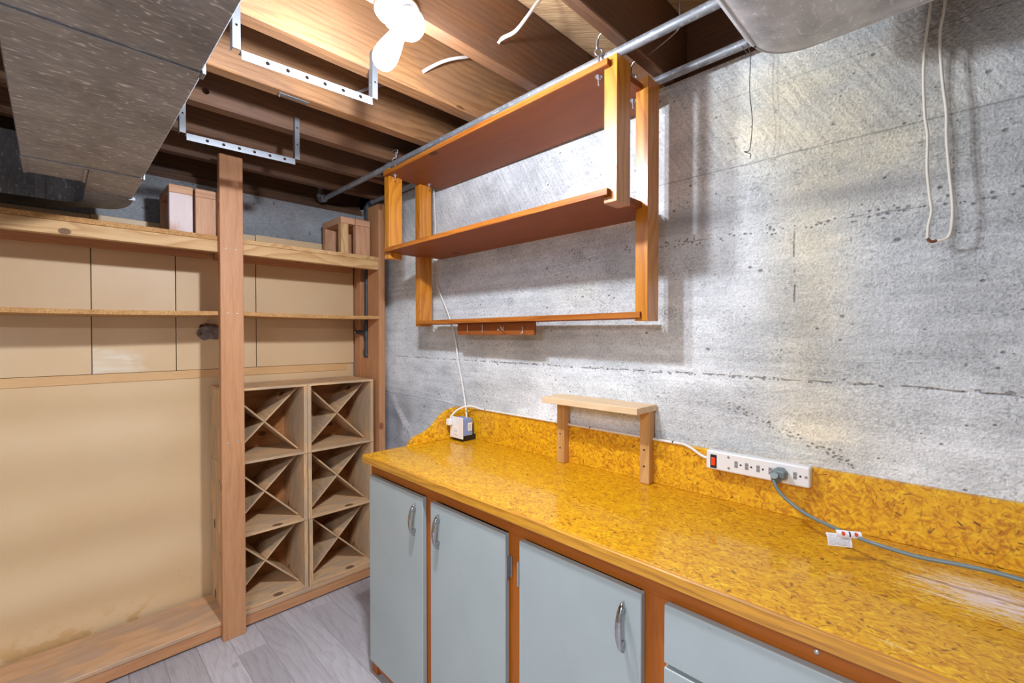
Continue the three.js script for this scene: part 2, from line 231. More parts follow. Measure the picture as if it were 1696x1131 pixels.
M.concretePlain = new THREE.MeshStandardMaterial({ roughness: 0.9, map: dataTex(512, 512, (u, v) => { const b = fbm(u * 5, v * 5, 5, 5, 131, 5), f = noise(u * 200, v * 200, 200, 200, 137); const k = 150 + (b - 0.5) * 60 + (f - 0.5) * 22; let c = [k, k + 2, k + 4]; if (noise(u * 60, v * 60, 60, 60, 139) > 0.93) c = mix3(c, [88, 88, 88], 0.5); return c; }, true) });
M.paleWall = new THREE.MeshStandardMaterial({ color: 0xa09c96, roughness: 0.85 });

// ------------------------------------------------------------------ building helpers
const taken = {};
function numbered(name) { const n = taken[name] = (taken[name] ?? -1) + 1; return n ? `${name}_${String(n).padStart(3, '0')}` : name; }
function thing(name, label, category, pos = [0, 0, 0], group) { const o = new THREE.Group(); o.name = numbered(name); o.position.set(...pos); o.userData = { label, category }; if (group) o.userData.group = group; scene.add(o); return o; }
function structure(name) { const o = new THREE.Group(); o.name = name; o.userData = { kind: 'structure' }; scene.add(o); return o; }
function part(name, geo, mat, parent, label) { const m = new THREE.Mesh(geo, mat); m.name = name; parent.add(m); if (label) m.userData.label = label; return m; }
const seeds = rng(2024);

// a sawn piece of wood: a box with chamfered edges, centred, grain along axis g (0 x, 1 y, 2 z); uv in wood tiles
function board(sx, sy, sz, g = 0, ch = 0.0015, su = WU, sv = WV, shift = true) {
  const h = [sx / 2, sy / 2, sz / 2]; ch = Math.min(ch, h[0] * 0.6, h[1] * 0.6, h[2] * 0.6);
  const P = [], N = [], U = [], I = [];
  const o = shift ? [seeds(), seeds()] : [0, 0];
  const uvOf = (p, ax) => { let a = g, b; if (ax === g) { a = (g + 1) % 3; b = (g + 2) % 3; return [p[a] / su * 0.25 + o[0], p[b] / sv + o[1]]; } b = 3 - g - ax; return [p[a] / su + o[0], (p[b] + (ax === ((g + 1) % 3) ? 0.11 : 0.0)) / sv + o[1]]; };
  const poly = (pts, ax, n) => { const s = P.length / 3; for (const p of pts) { P.push(...p); N.push(...n); U.push(...uvOf(p, ax)); } for (let i = 1; i + 1 < pts.length; i++) I.push(s, s + i, s + i + 1); };
  const orient = (pts, n) => { const a = new THREE.Vector3(...pts[0]), b = new THREE.Vector3(...pts[1]), c = new THREE.Vector3(...pts[2]); const q = b.sub(a).cross(c.sub(a)); return q.dot(new THREE.Vector3(...n)) < 0 ? pts.reverse() : pts; };
  for (let ax = 0; ax < 3; ax++) for (const s of [-1, 1]) { const b = (ax + 1) % 3, c = (ax + 2) % 3, pts = []; for (const [i, j] of [[-1, -1], [1, -1], [1, 1], [-1, 1]]) { const p = [0, 0, 0]; p[ax] = s * h[ax]; p[b] = i * (h[b] - ch); p[c] = j * (h[c] - ch); pts.push(p); } const n = [0, 0, 0]; n[ax] = s; poly(orient(pts, n), ax, n); }
  for (let ax = 0; ax < 3; ax++) { const b = (ax + 1) % 3, c = (ax + 2) % 3; for (const s of [-1, 1]) for (const t of [-1, 1]) { const mk = (k, onB) => { const p = [0, 0, 0]; p[ax] = k * (h[ax] - ch); p[b] = s * (onB ? h[b] : h[b] - ch); p[c] = t * (onB ? h[c] - ch : h[c]); return p; }; const n = [0, 0, 0]; n[b] = s * 0.7071; n[c] = t * 0.7071; poly(orient([mk(-1, true), mk(1, true), mk(1, false), mk(-1, false)], n), ax === g ? b : (b === g ? c : b), n); } }
  for (const i of [-1, 1]) for (const j of [-1, 1]) for (const k of [-1, 1]) { const s = [i, j, k], pts = []; for (let ax = 0; ax < 3; ax++) { const p = [0, 1, 2].map((q) => s[q] * (q === ax ? h[q] : h[q] - ch)); pts.push(p); } poly(orient(pts, s), (g + 1) % 3, s.map((q) => q * 0.577)); }
  const G = new THREE.BufferGeometry(); G.setAttribute('position', new THREE.Float32BufferAttribute(P, 3)); G.setAttribute('normal', new THREE.Float32BufferAttribute(N, 3)); G.setAttribute('uv', new THREE.Float32BufferAttribute(U, 2)); G.setIndex(I);
  return G;
}
// the same from its corner values: x0..x1, y0..y1, z0..z1
function span(x0, x1, y0, y1, z0, z1, g = 0, ch = 0.0015, su, sv) { return board(x1 - x0, y1 - y0, z1 - z0, g, ch, su, sv).translate((x0 + x1) / 2, (y0 + y1) / 2, (z0 + z1) / 2); }
function planar(geo, a, b, su, sv, oa = 0, ob = 0) { const p = geo.attributes.position, uv = new Float32Array(p.count * 2); for (let i = 0; i < p.count; i++) { const q = [p.getX(i), p.getY(i), p.getZ(i)]; uv[2 * i] = (q[a] - oa) / su; uv[2 * i + 1] = (q[b] - ob) / sv; } geo.setAttribute('uv', new THREE.BufferAttribute(uv, 2)); return geo; }
// uv by the way each face looks, in metres over s
function boxUV(geo, s = 1, sv = s) { const g = geo.index ? geo.toNonIndexed() : geo, p = g.attributes.position, n = g.attributes.normal, uv = new Float32Array(p.count * 2); for (let i = 0; i < p.count; i++) { const nx = Math.abs(n.getX(i)), ny = Math.abs(n.getY(i)), nz = Math.abs(n.getZ(i)); let a, b; if (ny >= nx && ny >= nz) { a = p.getZ(i); b = p.getX(i); } else if (nx >= nz) { a = p.getZ(i); b = p.getY(i); } else { a = p.getX(i); b = p.getY(i); } uv[2 * i] = a / s; uv[2 * i + 1] = b / sv; } g.setAttribute('uv', new THREE.BufferAttribute(uv, 2)); return g; }
const curve = (pts, tension = 0.5) => new THREE.CatmullRomCurve3(pts.map((p) => new THREE.Vector3(...p)), false, 'catmullrom', tension);
const tube = (pts, r, n = 64, k = 10, tension) => new THREE.TubeGeometry(curve(pts, tension), n, r, k, false);
function rod(a, b, r, k = 16) { const A = new THREE.Vector3(...a), B = new THREE.Vector3(...b), d = B.clone().sub(A), g = new THREE.CylinderGeometry(r, r, d.length(), k); g.applyQuaternion(new THREE.Quaternion().setFromUnitVectors(new THREE.Vector3(0, 1, 0), d.clone().normalize())); g.translate((A.x + B.x) / 2, (A.y + B.y) / 2, (A.z + B.z) / 2); return g; }
const flat = (g) => { const q = g.index ? g.toNonIndexed() : g; for (const k of Object.keys(q.attributes)) if (!['position', 'normal', 'uv'].includes(k)) q.deleteAttribute(k); return q; };
const join = (L) => mergeGeometries(L.map(flat));
const cbox = (x0, x1, y0, y1, z0, z1, r = 0.001) => new RoundedBoxGeometry(x1 - x0, y1 - y0, z1 - z0, 2, r).translate((x0 + x1) / 2, (y0 + y1) / 2, (z0 + z1) / 2);

// ------------------------------------------------------------------ the room
const WALLX = 1.42, BACKZ = -2.765, PANELZ = -2.735, LEFTX = -1.75, REARZ = 1.7, JOIST = 2.22, SUBFLOOR = 2.455;
{
  const w = structure('wall_right');
  const g = new THREE.PlaneGeometry(CW, CH); g.rotateY(-Math.PI / 2); g.translate(WALLX, CY0 + CH / 2, CZ0 + CW / 2);
  const front = new THREE.BoxGeometry(0.2, JOIST - 0.007, REARZ - BACKZ + 0.5);
  front.translate(WALLX + 0.1, (JOIST - 0.007) / 2, (REARZ + BACKZ) / 2);
  part('concrete', planar(front.toNonIndexed(), 2, 1, CW, CH, CZ0, CY0), M.concrete, w);
  part('sill_plate', span(WALLX + 0.03, WALLX + 0.17, JOIST - 0.007, JOIST - 0.0005, BACKZ, REARZ, 2), M.joistB, w);
}
{
  const w = structure('wall_back');
  part('concrete', boxUV(new THREE.BoxGeometry(WALLX - LEFTX + 0.4, 2.165, 0.2).translate((WALLX + LEFTX) / 2, 1.0825, BACKZ - 0.1), 1.2), M.concretePlain, w);
  part('sill_plate', span(LEFTX, WALLX + 0.03, 2.165, 2.203, BACKZ - 0.17, BACKZ - 0.02, 0), M.joistB, w);
  // hardboard sheets nailed over the concrete: four short upper ones, one tall lower one that has bowed in waves
  const top = [1.93, 1.935, 1.94, 1.945], xs = [LEFTX + 0.02, 0.119, 0.423, 0.778, 1.336];
  for (let i = 0; i < 4; i++) part('hardboard_panel', (i === 1 ? (g) => planar(g, 0, 1, 0.304, 0.71, 0.119, 1.2275) : (g) => boxUV(g, 0.9))(span(xs[i] + 0.0015, xs[i + 1] - 0.0015, 1.2275, top[i], PANELZ - 0.006 - 0.002 * (i === 1), PANELZ - 0.002 * (i === 1), 1, 0.001)), i === 1 ? M.creamSmear : M.cream, w);
  const W = 1.336 - LEFTX - 0.02, H = 1.225, g = new THREE.BoxGeometry(W, H, 0.005, 60, 120, 1).translate(LEFTX + 0.02 + W / 2, H / 2, PANELZ - 0.012);
  const p = g.attributes.position;
  for (let i = 0; i < p.count; i++) { const x = p.getX(i), y = p.getY(i), q = y + 0.03 * (noise(x * 1.2 + 9, 1.5, BIG, BIG, 3) - 0.5); const s = Math.sin(2 * Math.PI * q / 0.29 + 0.6 + 1.2 * noise(x * 0.8 + 5, y * 2, BIG, BIG, 9)); p.setZ(i, p.getZ(i) + 0.0075 * s * smooth(1.2, 1.05, y) * smooth(0.05, 0.2, y) * smooth(0.75, 0.2, x)); }
  g.computeVertexNormals();
  part('hardboard_panel', planar(g, 0, 1, 1.4, 1.225, -0.45, 0), M.creamLow, w);
  part('bare_strip', boxUV(span(LEFTX + 0.02, 1.29, 1.185, 1.2255, PANELZ - 0.0085, PANELZ - 0.0045, 0, 0.0008), WU, WV), M.bareStrip, w, 'unpainted tan strip along the top of the lower panel');
}
{
  const w = structure('wall_left');
  part('concrete', boxUV(new THREE.BoxGeometry(0.2, 2.5, REARZ - BACKZ + 0.4).translate(LEFTX - 0.1, 1.25, (REARZ + BACKZ) / 2), 1.2), M.paleWall, w);
  const r = structure('wall_rear');
  part('concrete', boxUV(new THREE.BoxGeometry(WALLX - LEFTX + 0.4, 2.5, 0.2).translate((WALLX + LEFTX) / 2, 1.25, REARZ + 0.1), 1.2), M.paleWall, r);
}
{
  const f = structure('floor');
  part('slab', boxUV(new THREE.BoxGeometry(WALLX - LEFTX, 0.12, REARZ - BACKZ).translate((WALLX + LEFTX) / 2, -0.066, (REARZ + BACKZ) / 2), 1.2), M.concretePlain, f);
  // vinyl planks laid towards the back wall, 117 mm wide, joints staggered
  const r = rng(77), wP = 0.1175, geos = {};
  for (let c = 0; c < 27; c++) {
    const x = 1.4 - wP * (c + 0.5) - 0.022; if (x < LEFTX + 0.06) break;
    let z = -2.76 + [0.62, 0.18, 0.9, 0.4, 0.75, 0.05, 0.52, 0.3][c % 8];
    let z0 = -2.76;
    while (z0 < REARZ - 0.01) {
      const z1 = Math.min(z, REARZ);
      if (z1 - z0 > 0.02) { const m = part('floor_plank', span(-wP / 2 + 0.0004, wP / 2 - 0.0004, -0.006, 0, z0 + 0.0004, z1 - 0.0004, 2, 0.0006), M.planks[(r() * 3) | 0], f); m.position.x = x; }
      z0 = z; z += 0.92;
    }
  }
}
{
  const c = structure('ceiling');
  part('upper_floor', new THREE.BoxGeometry(WALLX - LEFTX + 0.5, 0.03, REARZ - BACKZ + 0.5).translate((WALLX + LEFTX) / 2, SUBFLOOR + 0.035, (REARZ + BACKZ) / 2), M.subfloor, c);
  // diagonal subfloor boards
  const X0 = LEFTX - 0.05, X1 = WALLX + 0.15, Z0 = BACKZ - 0.1, Z1 = REARZ + 0.05, bw = 0.14, q = Math.SQRT1_2;
  const clip = (P, f) => { const out = []; for (let i = 0; i < P.length; i++) { const a = P[i], b = P[(i + 1) % P.length], fa = f(a), fb = f(b); if (fa >= 0) out.push(a); if ((fa >= 0) !== (fb >= 0)) { const t = fa / (fa - fb); out.push([a[0] + (b[0] - a[0]) * t, a[1] + (b[1] - a[1]) * t]); } } return out; };
  for (let k = -40; k < 40; k++) {
    let P = [[X0, Z0], [X1, Z0], [X1, Z1], [X0, Z1]];
    P = clip(P, ([x, z]) => (x - z) * q - k * bw - 0.001); if (P.length > 2) P = clip(P, ([x, z]) => (k + 1) * bw - 0.001 - (x - z) * q);
    if (P.length < 3) continue;
    const g = new THREE.ExtrudeGeometry(new THREE.Shape(P.map((p) => new THREE.Vector2(p[0], -p[1]))), { depth: 0.018, bevelEnabled: false }).rotateX(-Math.PI / 2).translate(0, SUBFLOOR, 0);
    const pp = g.attributes.position, uv = new Float32Array(pp.count * 2), o = seeds(); for (let i = 0; i < pp.count; i++) { uv[2 * i] = (pp.getX(i) + pp.getZ(i)) * q / WU + o; uv[2 * i + 1] = ((pp.getX(i) - pp.getZ(i)) * q + pp.getY(i)) / WV + o * 3; } g.setAttribute('uv', new THREE.BufferAttribute(uv, 2));
    part('subfloor_board', g, M.subfloor, c);
  }
  // joists: z of the near and far side of each
  const J = [[-2.515, -2.56], [-2.215, -2.262], [-1.918, -1.966], [-1.628, -1.68], [-1.308, -1.363], [-1.008, -1.05], [-0.674, -0.712], [-0.34, -0.385], [-0.01, -0.055], [0.32, 0.275], [0.65, 0.605], [0.98, 0.935], [1.31, 1.265], [1.64, 1.595]];
  J.forEach(([a, b], i) => {
    let g;
    if (i === 2) { const s = new THREE.Shape([[LEFTX - 0.02, JOIST], [WALLX + 0.1, JOIST], [WALLX + 0.1, SUBFLOOR], [LEFTX - 0.02, SUBFLOOR]].map((p) => new THREE.Vector2(...p))); const h = new THREE.Path(); h.absarc(0.389, 2.266, 0.0115, 0, 7, true); s.holes.push(h); g = new THREE.ExtrudeGeometry(s, { depth: a - b, bevelEnabled: false }).translate(0, 0, b); boxUV(g, WU, WV); const n = g.attributes.normal, uv = g.attributes.uv, p = g.attributes.position; for (let k = 0; k < p.count; k++) if (Math.abs(n.getY(k)) > 0.7) uv.setXY(k, p.getX(k) / WU, p.getZ(k) / WV); }
    else g = span(LEFTX - 0.02, WALLX + 0.1, JOIST, SUBFLOOR, b, a, 0, 0.003);
    part('ceiling_joist', g, i === 4 || i === 3 || i > 6 ? M.joistA : M.joistB, c);
  });
  part('rim_joist', span(WALLX + 0.1, WALLX + 0.138, JOIST, SUBFLOOR, BACKZ - 0.1, REARZ, 2), M.joistB, c);
  part('rim_joist', span(LEFTX, WALLX + 0.03, 2.203, SUBFLOOR, BACKZ - 0.14, BACKZ - 0.1, 0), M.joistB, c);
}

// ------------------------------------------------------------------ built-in shelves along the back wall
const SZ = -2.42;
{
  const t = thing('storage_shelves', 'built-in wooden shelves with a tall stud post along the cream back wall', 'shelves', [0, 0, 0]);
  const nails = (m, list) => { for (const [x, y, z] of list) part('nail', new THREE.SphereGeometry(0.0042, 10, 6).scale(1, 1, 0.35).translate(x, y, z), M.nailHead, m); };
  const post = part('post', span(0.532, 0.626, 0, JOIST - 0.001, SZ, SZ + 0.038, 1, 0.002), M.stud, t);
  nails(post, [[0.557, 1.794, SZ + 0.038], [0.597, 1.794, SZ + 0.038], [0.561, 1.5, SZ + 0.038], [0.6, 1.5, SZ + 0.038], [0.561, 0.905, SZ + 0.038], [0.6, 0.907, SZ + 0.038]]);
  part('post', span(-1.70, -1.611, 0, JOIST - 0.001, SZ, SZ + 0.038, 1, 0.002), M.stud, t);
  const bays = [[LEFTX + 0.06, 0.5788], [0.5796, 1.336]];
  for (let i = 0; i < 2; i++) {
    const [a, b] = bays[i];
    part('top_shelf', boxUV(span(a, b, 1.833, 1.853, PANELZ + 0.004, SZ, 0, 0.001), 0.5), i ? M.rail : M.chip, t, i ? undefined : 'particle board shelf');
    part('front_rail', span(a, b, 1.780, 1.832, SZ - 0.038, SZ, 0, 0.002), M.rail, t);
    part('rear_cleat', span(a, b - 0.03, 1.785, 1.832, PANELZ + 0.001, PANELZ + 0.036, 0), M.stud, t);
    const L = b - a, g = new THREE.BoxGeometry(L - 0.002, 0.018, SZ - PANELZ - 0.006, 40, 1, 1).translate((a + b) / 2 + (i ? 0.002 : 0), 1.503, (SZ + PANELZ) / 2 + 0.002);
    const p = g.attributes.position; for (let k = 0; k < p.count; k++) { const u = (p.getX(k) - (i ? a : -0.7)) / (b - (i ? a : -0.7)); if (u > 0) p.setY(k, p.getY(k) - (i ? 0.004 : 0.012) * 4 * u * (1 - u)); }
    g.computeVertexNormals(); part('middle_shelf', boxUV(g, 0.5), M.chip, t);
  }
  part('base_board', span(LEFTX + 0.06, 0.5788, 0.058, 0.077, PANELZ + 0.012, SZ, 0, 0.003), M.baseboard, t);
  part('base_board', span(0.5796, 1.336, 0.058, 0.077, PANELZ + 0.012, SZ, 0, 0.003), M.baseboard, t);
  part('base_rail', span(LEFTX + 0.06, 1.336, 0.009, 0.0575, SZ - 0.042, SZ - 0.004, 0, 0.002), M.stud, t);
  // the right-hand end: a front stud, a back stud and the board that joins them below, with the slot the water pipe runs through
  const fs = part('side_stud', span(1.338, 1.376, 0, 2.165, SZ - 0.135, SZ, 1, 0.002), M.stud, t); nails(fs, [[1.357, 1.79, SZ]]);
  part('side_stud', span(1.338, 1.376, 0, 2.12, PANELZ + 0.003, -2.653, 1, 0.002), M.stud, t);
  part('side_board', span(1.338, 1.376, 0, 1.262, -2.652, SZ - 0.136, 1, 0.001), M.stud, t);
  part('nail', rod([1.3325, 1.797, SZ + 0.0005], [1.3325, 1.797, SZ + 0.002], 0.004, 10), M.nailHead, t);
}

// ------------------------------------------------------------------ wine crates
{
  const S = 0.352, W = 0.374, D = 0.292, A = 0.019, B = 0.012;
  function makeCrate(top) {
    const t = new THREE.Group(); t.name = 'wine_crate';
    part('side_panel', span(-W / 2 + 0.0006, -W / 2 + A, 0, S - 0.001, -D, 0, 1, 0.001), M.crate, t); part('side_panel', span(W / 2 - A, W / 2 - 0.0006, 0, S - 0.001, -D, 0, 1, 0.001), M.crate, t);
    part('bottom_panel', span(-W / 2 + A, W / 2 - A, 0, B, -D, 0, 0, 0.001), M.crate, t);
    part('back_panel', span(-W / 2 + A, W / 2 - A, B, S - 0.001, -D, -D + 0.008, 0, 0.001), M.crateBack, t);
    if (top) part('top_panel', span(-W / 2 + 0.0006, W / 2 - 0.0006, S - 0.0008, S + 0.011, -D, 0, 0, 0.001), M.crate, t);
    const w = W - 2 * A, h = S - B - 0.002, L = Math.hypot(w, h) - 0.016, a = Math.atan2(h, w), zf = -0.07, zb = -D + 0.009, cy = B + h / 2;
    const slat = (len, off, ang) => { const g = board(len, 0.008, zf - zb, 2, 0.0008); g.translate(off, 0, 0); g.rotateZ(ang); g.translate(0, cy, (zf + zb) / 2); return g; };
    part('divider', slat(L, 0, -a), M.crate, t);
    const half = L / 2 - 0.005; part('divider', slat(half, half / 2 + 0.005, a), M.crate, t); part('divider', slat(half, half / 2 + 0.005, a + Math.PI), M.crate, t);
    return t;
  }
  const words = [['bottom left wine crate, standing on the base board beside the post', 'bottom right wine crate, standing on the base board behind the counter end'], ['middle left wine crate, between two others beside the post', 'middle right wine crate, half hidden behind the amber counter end'], ['top left wine crate, topmost of its stack beside the tall post', 'top right wine crate, topmost of its stack below the water pipe valve']];
  const proto = [makeCrate(false), makeCrate(true)]; const first = [true, true];
  for (let row = 0; row < 3; row++) for (let col = 0; col < 2; col++) {
    const k = row === 2 ? 1 : 0, o = first[k] ? proto[k] : proto[k].clone(); first[k] = false;
    o.name = numbered('wine_crate'); o.position.set(col ? 1.121 : 0.7465, 0.0775 + row * (S + 0.0004), SZ - 0.014 - 0.004 * (row === 1 ? 1 : 0)); 
    if (col) o.position.x += [0.004, 0.002, 0][row];
    o.userData = { label: words[row][col], category: 'crate', group: 'wine crates with crossed dividers stacked three high' }; scene.add(o);
  }
}

// ------------------------------------------------------------------ small stands of scrap wood on the top shelf
{
  function stand(label, x0, x1, legW, m, seedless) {
    const t = thing('wood_stand', label, 'wooden stand', [x0, 1.8535, 0], 'scrap wood stands on the top shelf'); const w = x1 - x0, zf = SZ - 0.022, zb = -2.69;
    part('top_board', span(0, w, 0.168, 0.203, zb, zf, 2, 0.002), M.block, t);
    part('front_leg', span(w * 0 + 0.001, legW, 0, 0.1675, zf - 0.038, zf - 0.001, 1, 0.002), m, t);
    part('rear_leg', span(0.001, w - 0.001, 0, 0.1675, zb + 0.001, zb + 0.038, 1, 0.002), M.block, t);
    return t;
  }
  stand('pale worn scrap wood stand, leftmost of four on the top shelf', 0.357, 0.444, 0.086, M.blockWorn);
  stand('brown scrap wood stand on the top shelf against the tall post', 0.452, 0.5305 + 0.014, 0.0925, M.block);
  stand('scrap wood stand with a narrow front leg and open side', 1.122, 1.204, 0.044, M.rail);
  stand('scrap wood stand in the corner beside the vertical pipe', 1.208, 1.295, 0.086, M.block);
}

// ------------------------------------------------------------------ base cabinet: face frame, doors, drawers
const CTZ0 = -1.750, CTZ1 = 0.62;
function pullShape() {                                                        // an arched chrome pull, 114 mm tall, bowed out along -x, ribs on its face
  const n = 28, P = [], I = [], k = 10;
  for (let i = 0; i <= n; i++) {
    const s = i / n, y = 0.057 * Math.cos(Math.PI * s), q = Math.sin(Math.PI * s), out = -0.002 - 0.024 * Math.pow(q, 0.9), hw = 0.0012 + 0.0068 * Math.pow(q, 0.8), th = 0.0012 + 0.0022 * q;
    const tx = -0.024 * 0.9 * Math.cos(Math.PI * s), ty = -0.057 * q, L = Math.hypot(tx, ty) || 1, nx = ty / L, ny = -tx / L;
    for (let j = 0; j < k; j++) { const a = 2 * Math.PI * j / k, rib = (Math.cos(a) > 0.3 && s > 0.2 && s < 0.62) ? 0.0007 * Math.cos(s * 110) : 0; const d = Math.cos(a) * (th + rib), z = Math.sin(a) * hw; P.push(out + nx * d, y + ny * d, z); }
  }
  for (let i = 0; i < n; i++) for (let j = 0; j < k; j++) { const a = i * k + j, b = i * k + (j + 1) % k, c = a + k, d = b + k; I.push(a, b, c, b, d, c); }
  const g = new THREE.BufferGeometry(); g.setAttribute('position', new THREE.Float32BufferAttribute(P, 3)); g.setAttribute('uv', new THREE.Float32BufferAttribute(new Float32Array(P.length / 3 * 2), 2)); g.setIndex(I); g.computeVertexNormals();
  const foot = (y) => new RoundedBoxGeometry(0.02, 0.012, 0.008, 1, 0.002).translate(-0.01, y, 0);
  return join([g, foot(0.037), foot(-0.037)]);
}
const PULL = pullShape();
{
  const t = thing('base_cabinet', 'long low cabinet with pale grey doors in an orange-brown wooden frame', 'cabinet', [0, 0, 0]);
  const X = 0.925, B = WALLX - 0.003;
  const rail = (y0, y1, z0, z1) => part('frame_rail', span(X, X + 0.019, y0, y1, z0, z1, 2, 0.001), M.faceFrame, t), stile = (z0, z1, y0 = 0) => part('frame_stile', span(X + 0.0004, X + 0.0194, y0, 0.8299, z0, z1, 1, 0.001), M.faceFrame, t);
  rail(0.83, 0.8795, CTZ0 + 0.008, 0.6); rail(0.028, 0.0795, CTZ0 + 0.062, 0.6);
  stile(CTZ0 + 0.008, CTZ0 + 0.052); stile(-1.352, -1.285, 0.08); stile(-0.936, -0.865, 0.08); stile(-0.507, -0.437, 0.08); stile(0.092, 0.15, 0.08); stile(0.55, 0.6, 0);
  part('side_panel', span(X + 0.02, B, 0.028, 0.8795, CTZ0 + 0.009, CTZ0 + 0.027, 1), M.faceFrame, t); part('side_panel', span(X + 0.02, B, 0.028, 0.8795, 0.582, 0.599, 1), M.faceFrame, t);
  part('bottom_panel', span(X + 0.02, B, 0.06, 0.079, CTZ0 + 0.03, 0.58, 2), M.chip, t); part('back_panel', span(B - 0.006, B, 0.08, 0.8795, CTZ0 + 0.03, 0.58, 2), M.chip, t);
  part('toe_board', span(X + 0.06, X + 0.078, 0, 0.059, CTZ0 + 0.03, 0.58, 2), M.faceFrame, t);
  part('screw', new THREE.SphereGeometry(0.005, 12, 8).scale(0.6, 1, 1).translate(X - 0.001, 0.853, -0.176), M.nailHead, t);
  const front = (name, y0, y1, z0, z1) => { const g = boxUV(new RoundedBoxGeometry(0.019, y1 - y0, z1 - z0, 3, 0.003).translate(0, (y0 + y1) / 2, (z0 + z1) / 2), 0.7); const m = part(name, g, M.doorPaint, t); m.position.x = X - 0.0102; return m; };
  const pull = (m, y, z, tilt = 0) => { const h = part('handle', PULL, M.chrome, m, 'arched chrome pull'); h.position.set(-0.0095, y, z); h.rotation.x = tilt; };
  const hinge = (m, y, z) => part('hinge', join([rod([-0.009, y - 0.034, z], [-0.009, y + 0.034, z], 0.0036, 10), cbox(-0.004, 0.0008, y - 0.03, y + 0.03, z - 0.008, z + 0.008, 0.0008).translate(0.0092, 0, 0)]), M.steel, m, 'small steel hinge');
  const d1 = front('door', 0.067, 0.829, -1.722, -1.342); pull(d1, 0.742, -1.385, 0.03);
  const d2 = front('door', 0.067, 0.828, -1.294, -0.927); pull(d2, 0.742, -1.243, 0.02); hinge(d2, 0.735, -0.923); hinge(d2, 0.16, -0.923);
  const d3 = front('door', 0.067, 0.83, -0.872, -0.499); pull(d3, 0.741, -0.541); hinge(d3, 0.735, -0.876); hinge(d3, 0.16, -0.876);
  const w1 = front('drawer', 0.706, 0.831, -0.446, 0.1), w2 = front('drawer', 0.45, 0.697, -0.446, 0.1), w3 = front('drawer', 0.067, 0.441, -0.446, 0.1);
  const d4 = front('door', 0.067, 0.83, 0.142, 0.557); pull(d4, 0.741, 0.5);
  for (const [m, y] of [[w2, 0.575], [w3, 0.27]]) { const h = part('handle', PULL, M.chrome, m, 'arched chrome pull'); h.position.set(-0.0095, y, -0.17); h.rotation.x = Math.PI / 2; }
  // the gap between the first two drawers shows the rail behind
  part('frame_rail', span(X + 0.0008, X + 0.0198, 0.08, 0.8295, -0.436, 0.091, 2, 0.001), M.faceFrame, t);
}
{
  const t = thing('countertop', 'glossy amber flakeboard countertop with a low splash along the concrete wall', 'countertop', [0, 0, 0]);
  const B = WALLX - 0.0012;
  part('worktop', planar(span(0.9, B, 0.88, 0.91, CTZ0 + 0.006, CTZ1, 2, 0.0012), 2, 0, FW, FH, FZ0, 0.86), M.flake, t);
  part('front_edging', span(0.8885, 0.8995, 0.8795, 0.9098, CTZ0, CTZ1, 2, 0.002), M.nosing, t, 'wood-grained front edge strip');
  part('end_edging', span(0.9, B, 0.8795, 0.9096, CTZ0 - 0.004, CTZ0 + 0.0055, 0, 0.002), M.nosing, t);
  part('back_splash', planar(span(1.4005, B, 0.9103, 1.052, CTZ0 + 0.006, CTZ1, 2, 0.001), 2, 1, FW, FH, FZ0, 0.5), M.flakeSplash, t);
  // end splash with an ogee falling to the front
  const s = new THREE.Shape(); s.moveTo(1.4, 0.9103); s.lineTo(1.4, 1.052); s.lineTo(1.372, 1.052);
  s.bezierCurveTo(1.325, 1.052, 1.300, 1.045, 1.268, 1.020); s.bezierCurveTo(1.235, 0.992, 1.212, 0.966, 1.165, 0.954); s.bezierCurveTo(1.130, 0.946, 1.105, 0.935, 1.096, 0.9103); s.lineTo(1.4, 0.9103);
  part('end_splash', planar(new THREE.ExtrudeGeometry(s, { depth: 0.016, bevelEnabled: true, bevelSize: 0.0012, bevelThickness: 0.0012, curveSegments: 18 }).translate(0, 0.0012, CTZ0 + 0.006), 0, 1, FW, FH, 0.3, 0.7), M.flakeSplash, t);
}

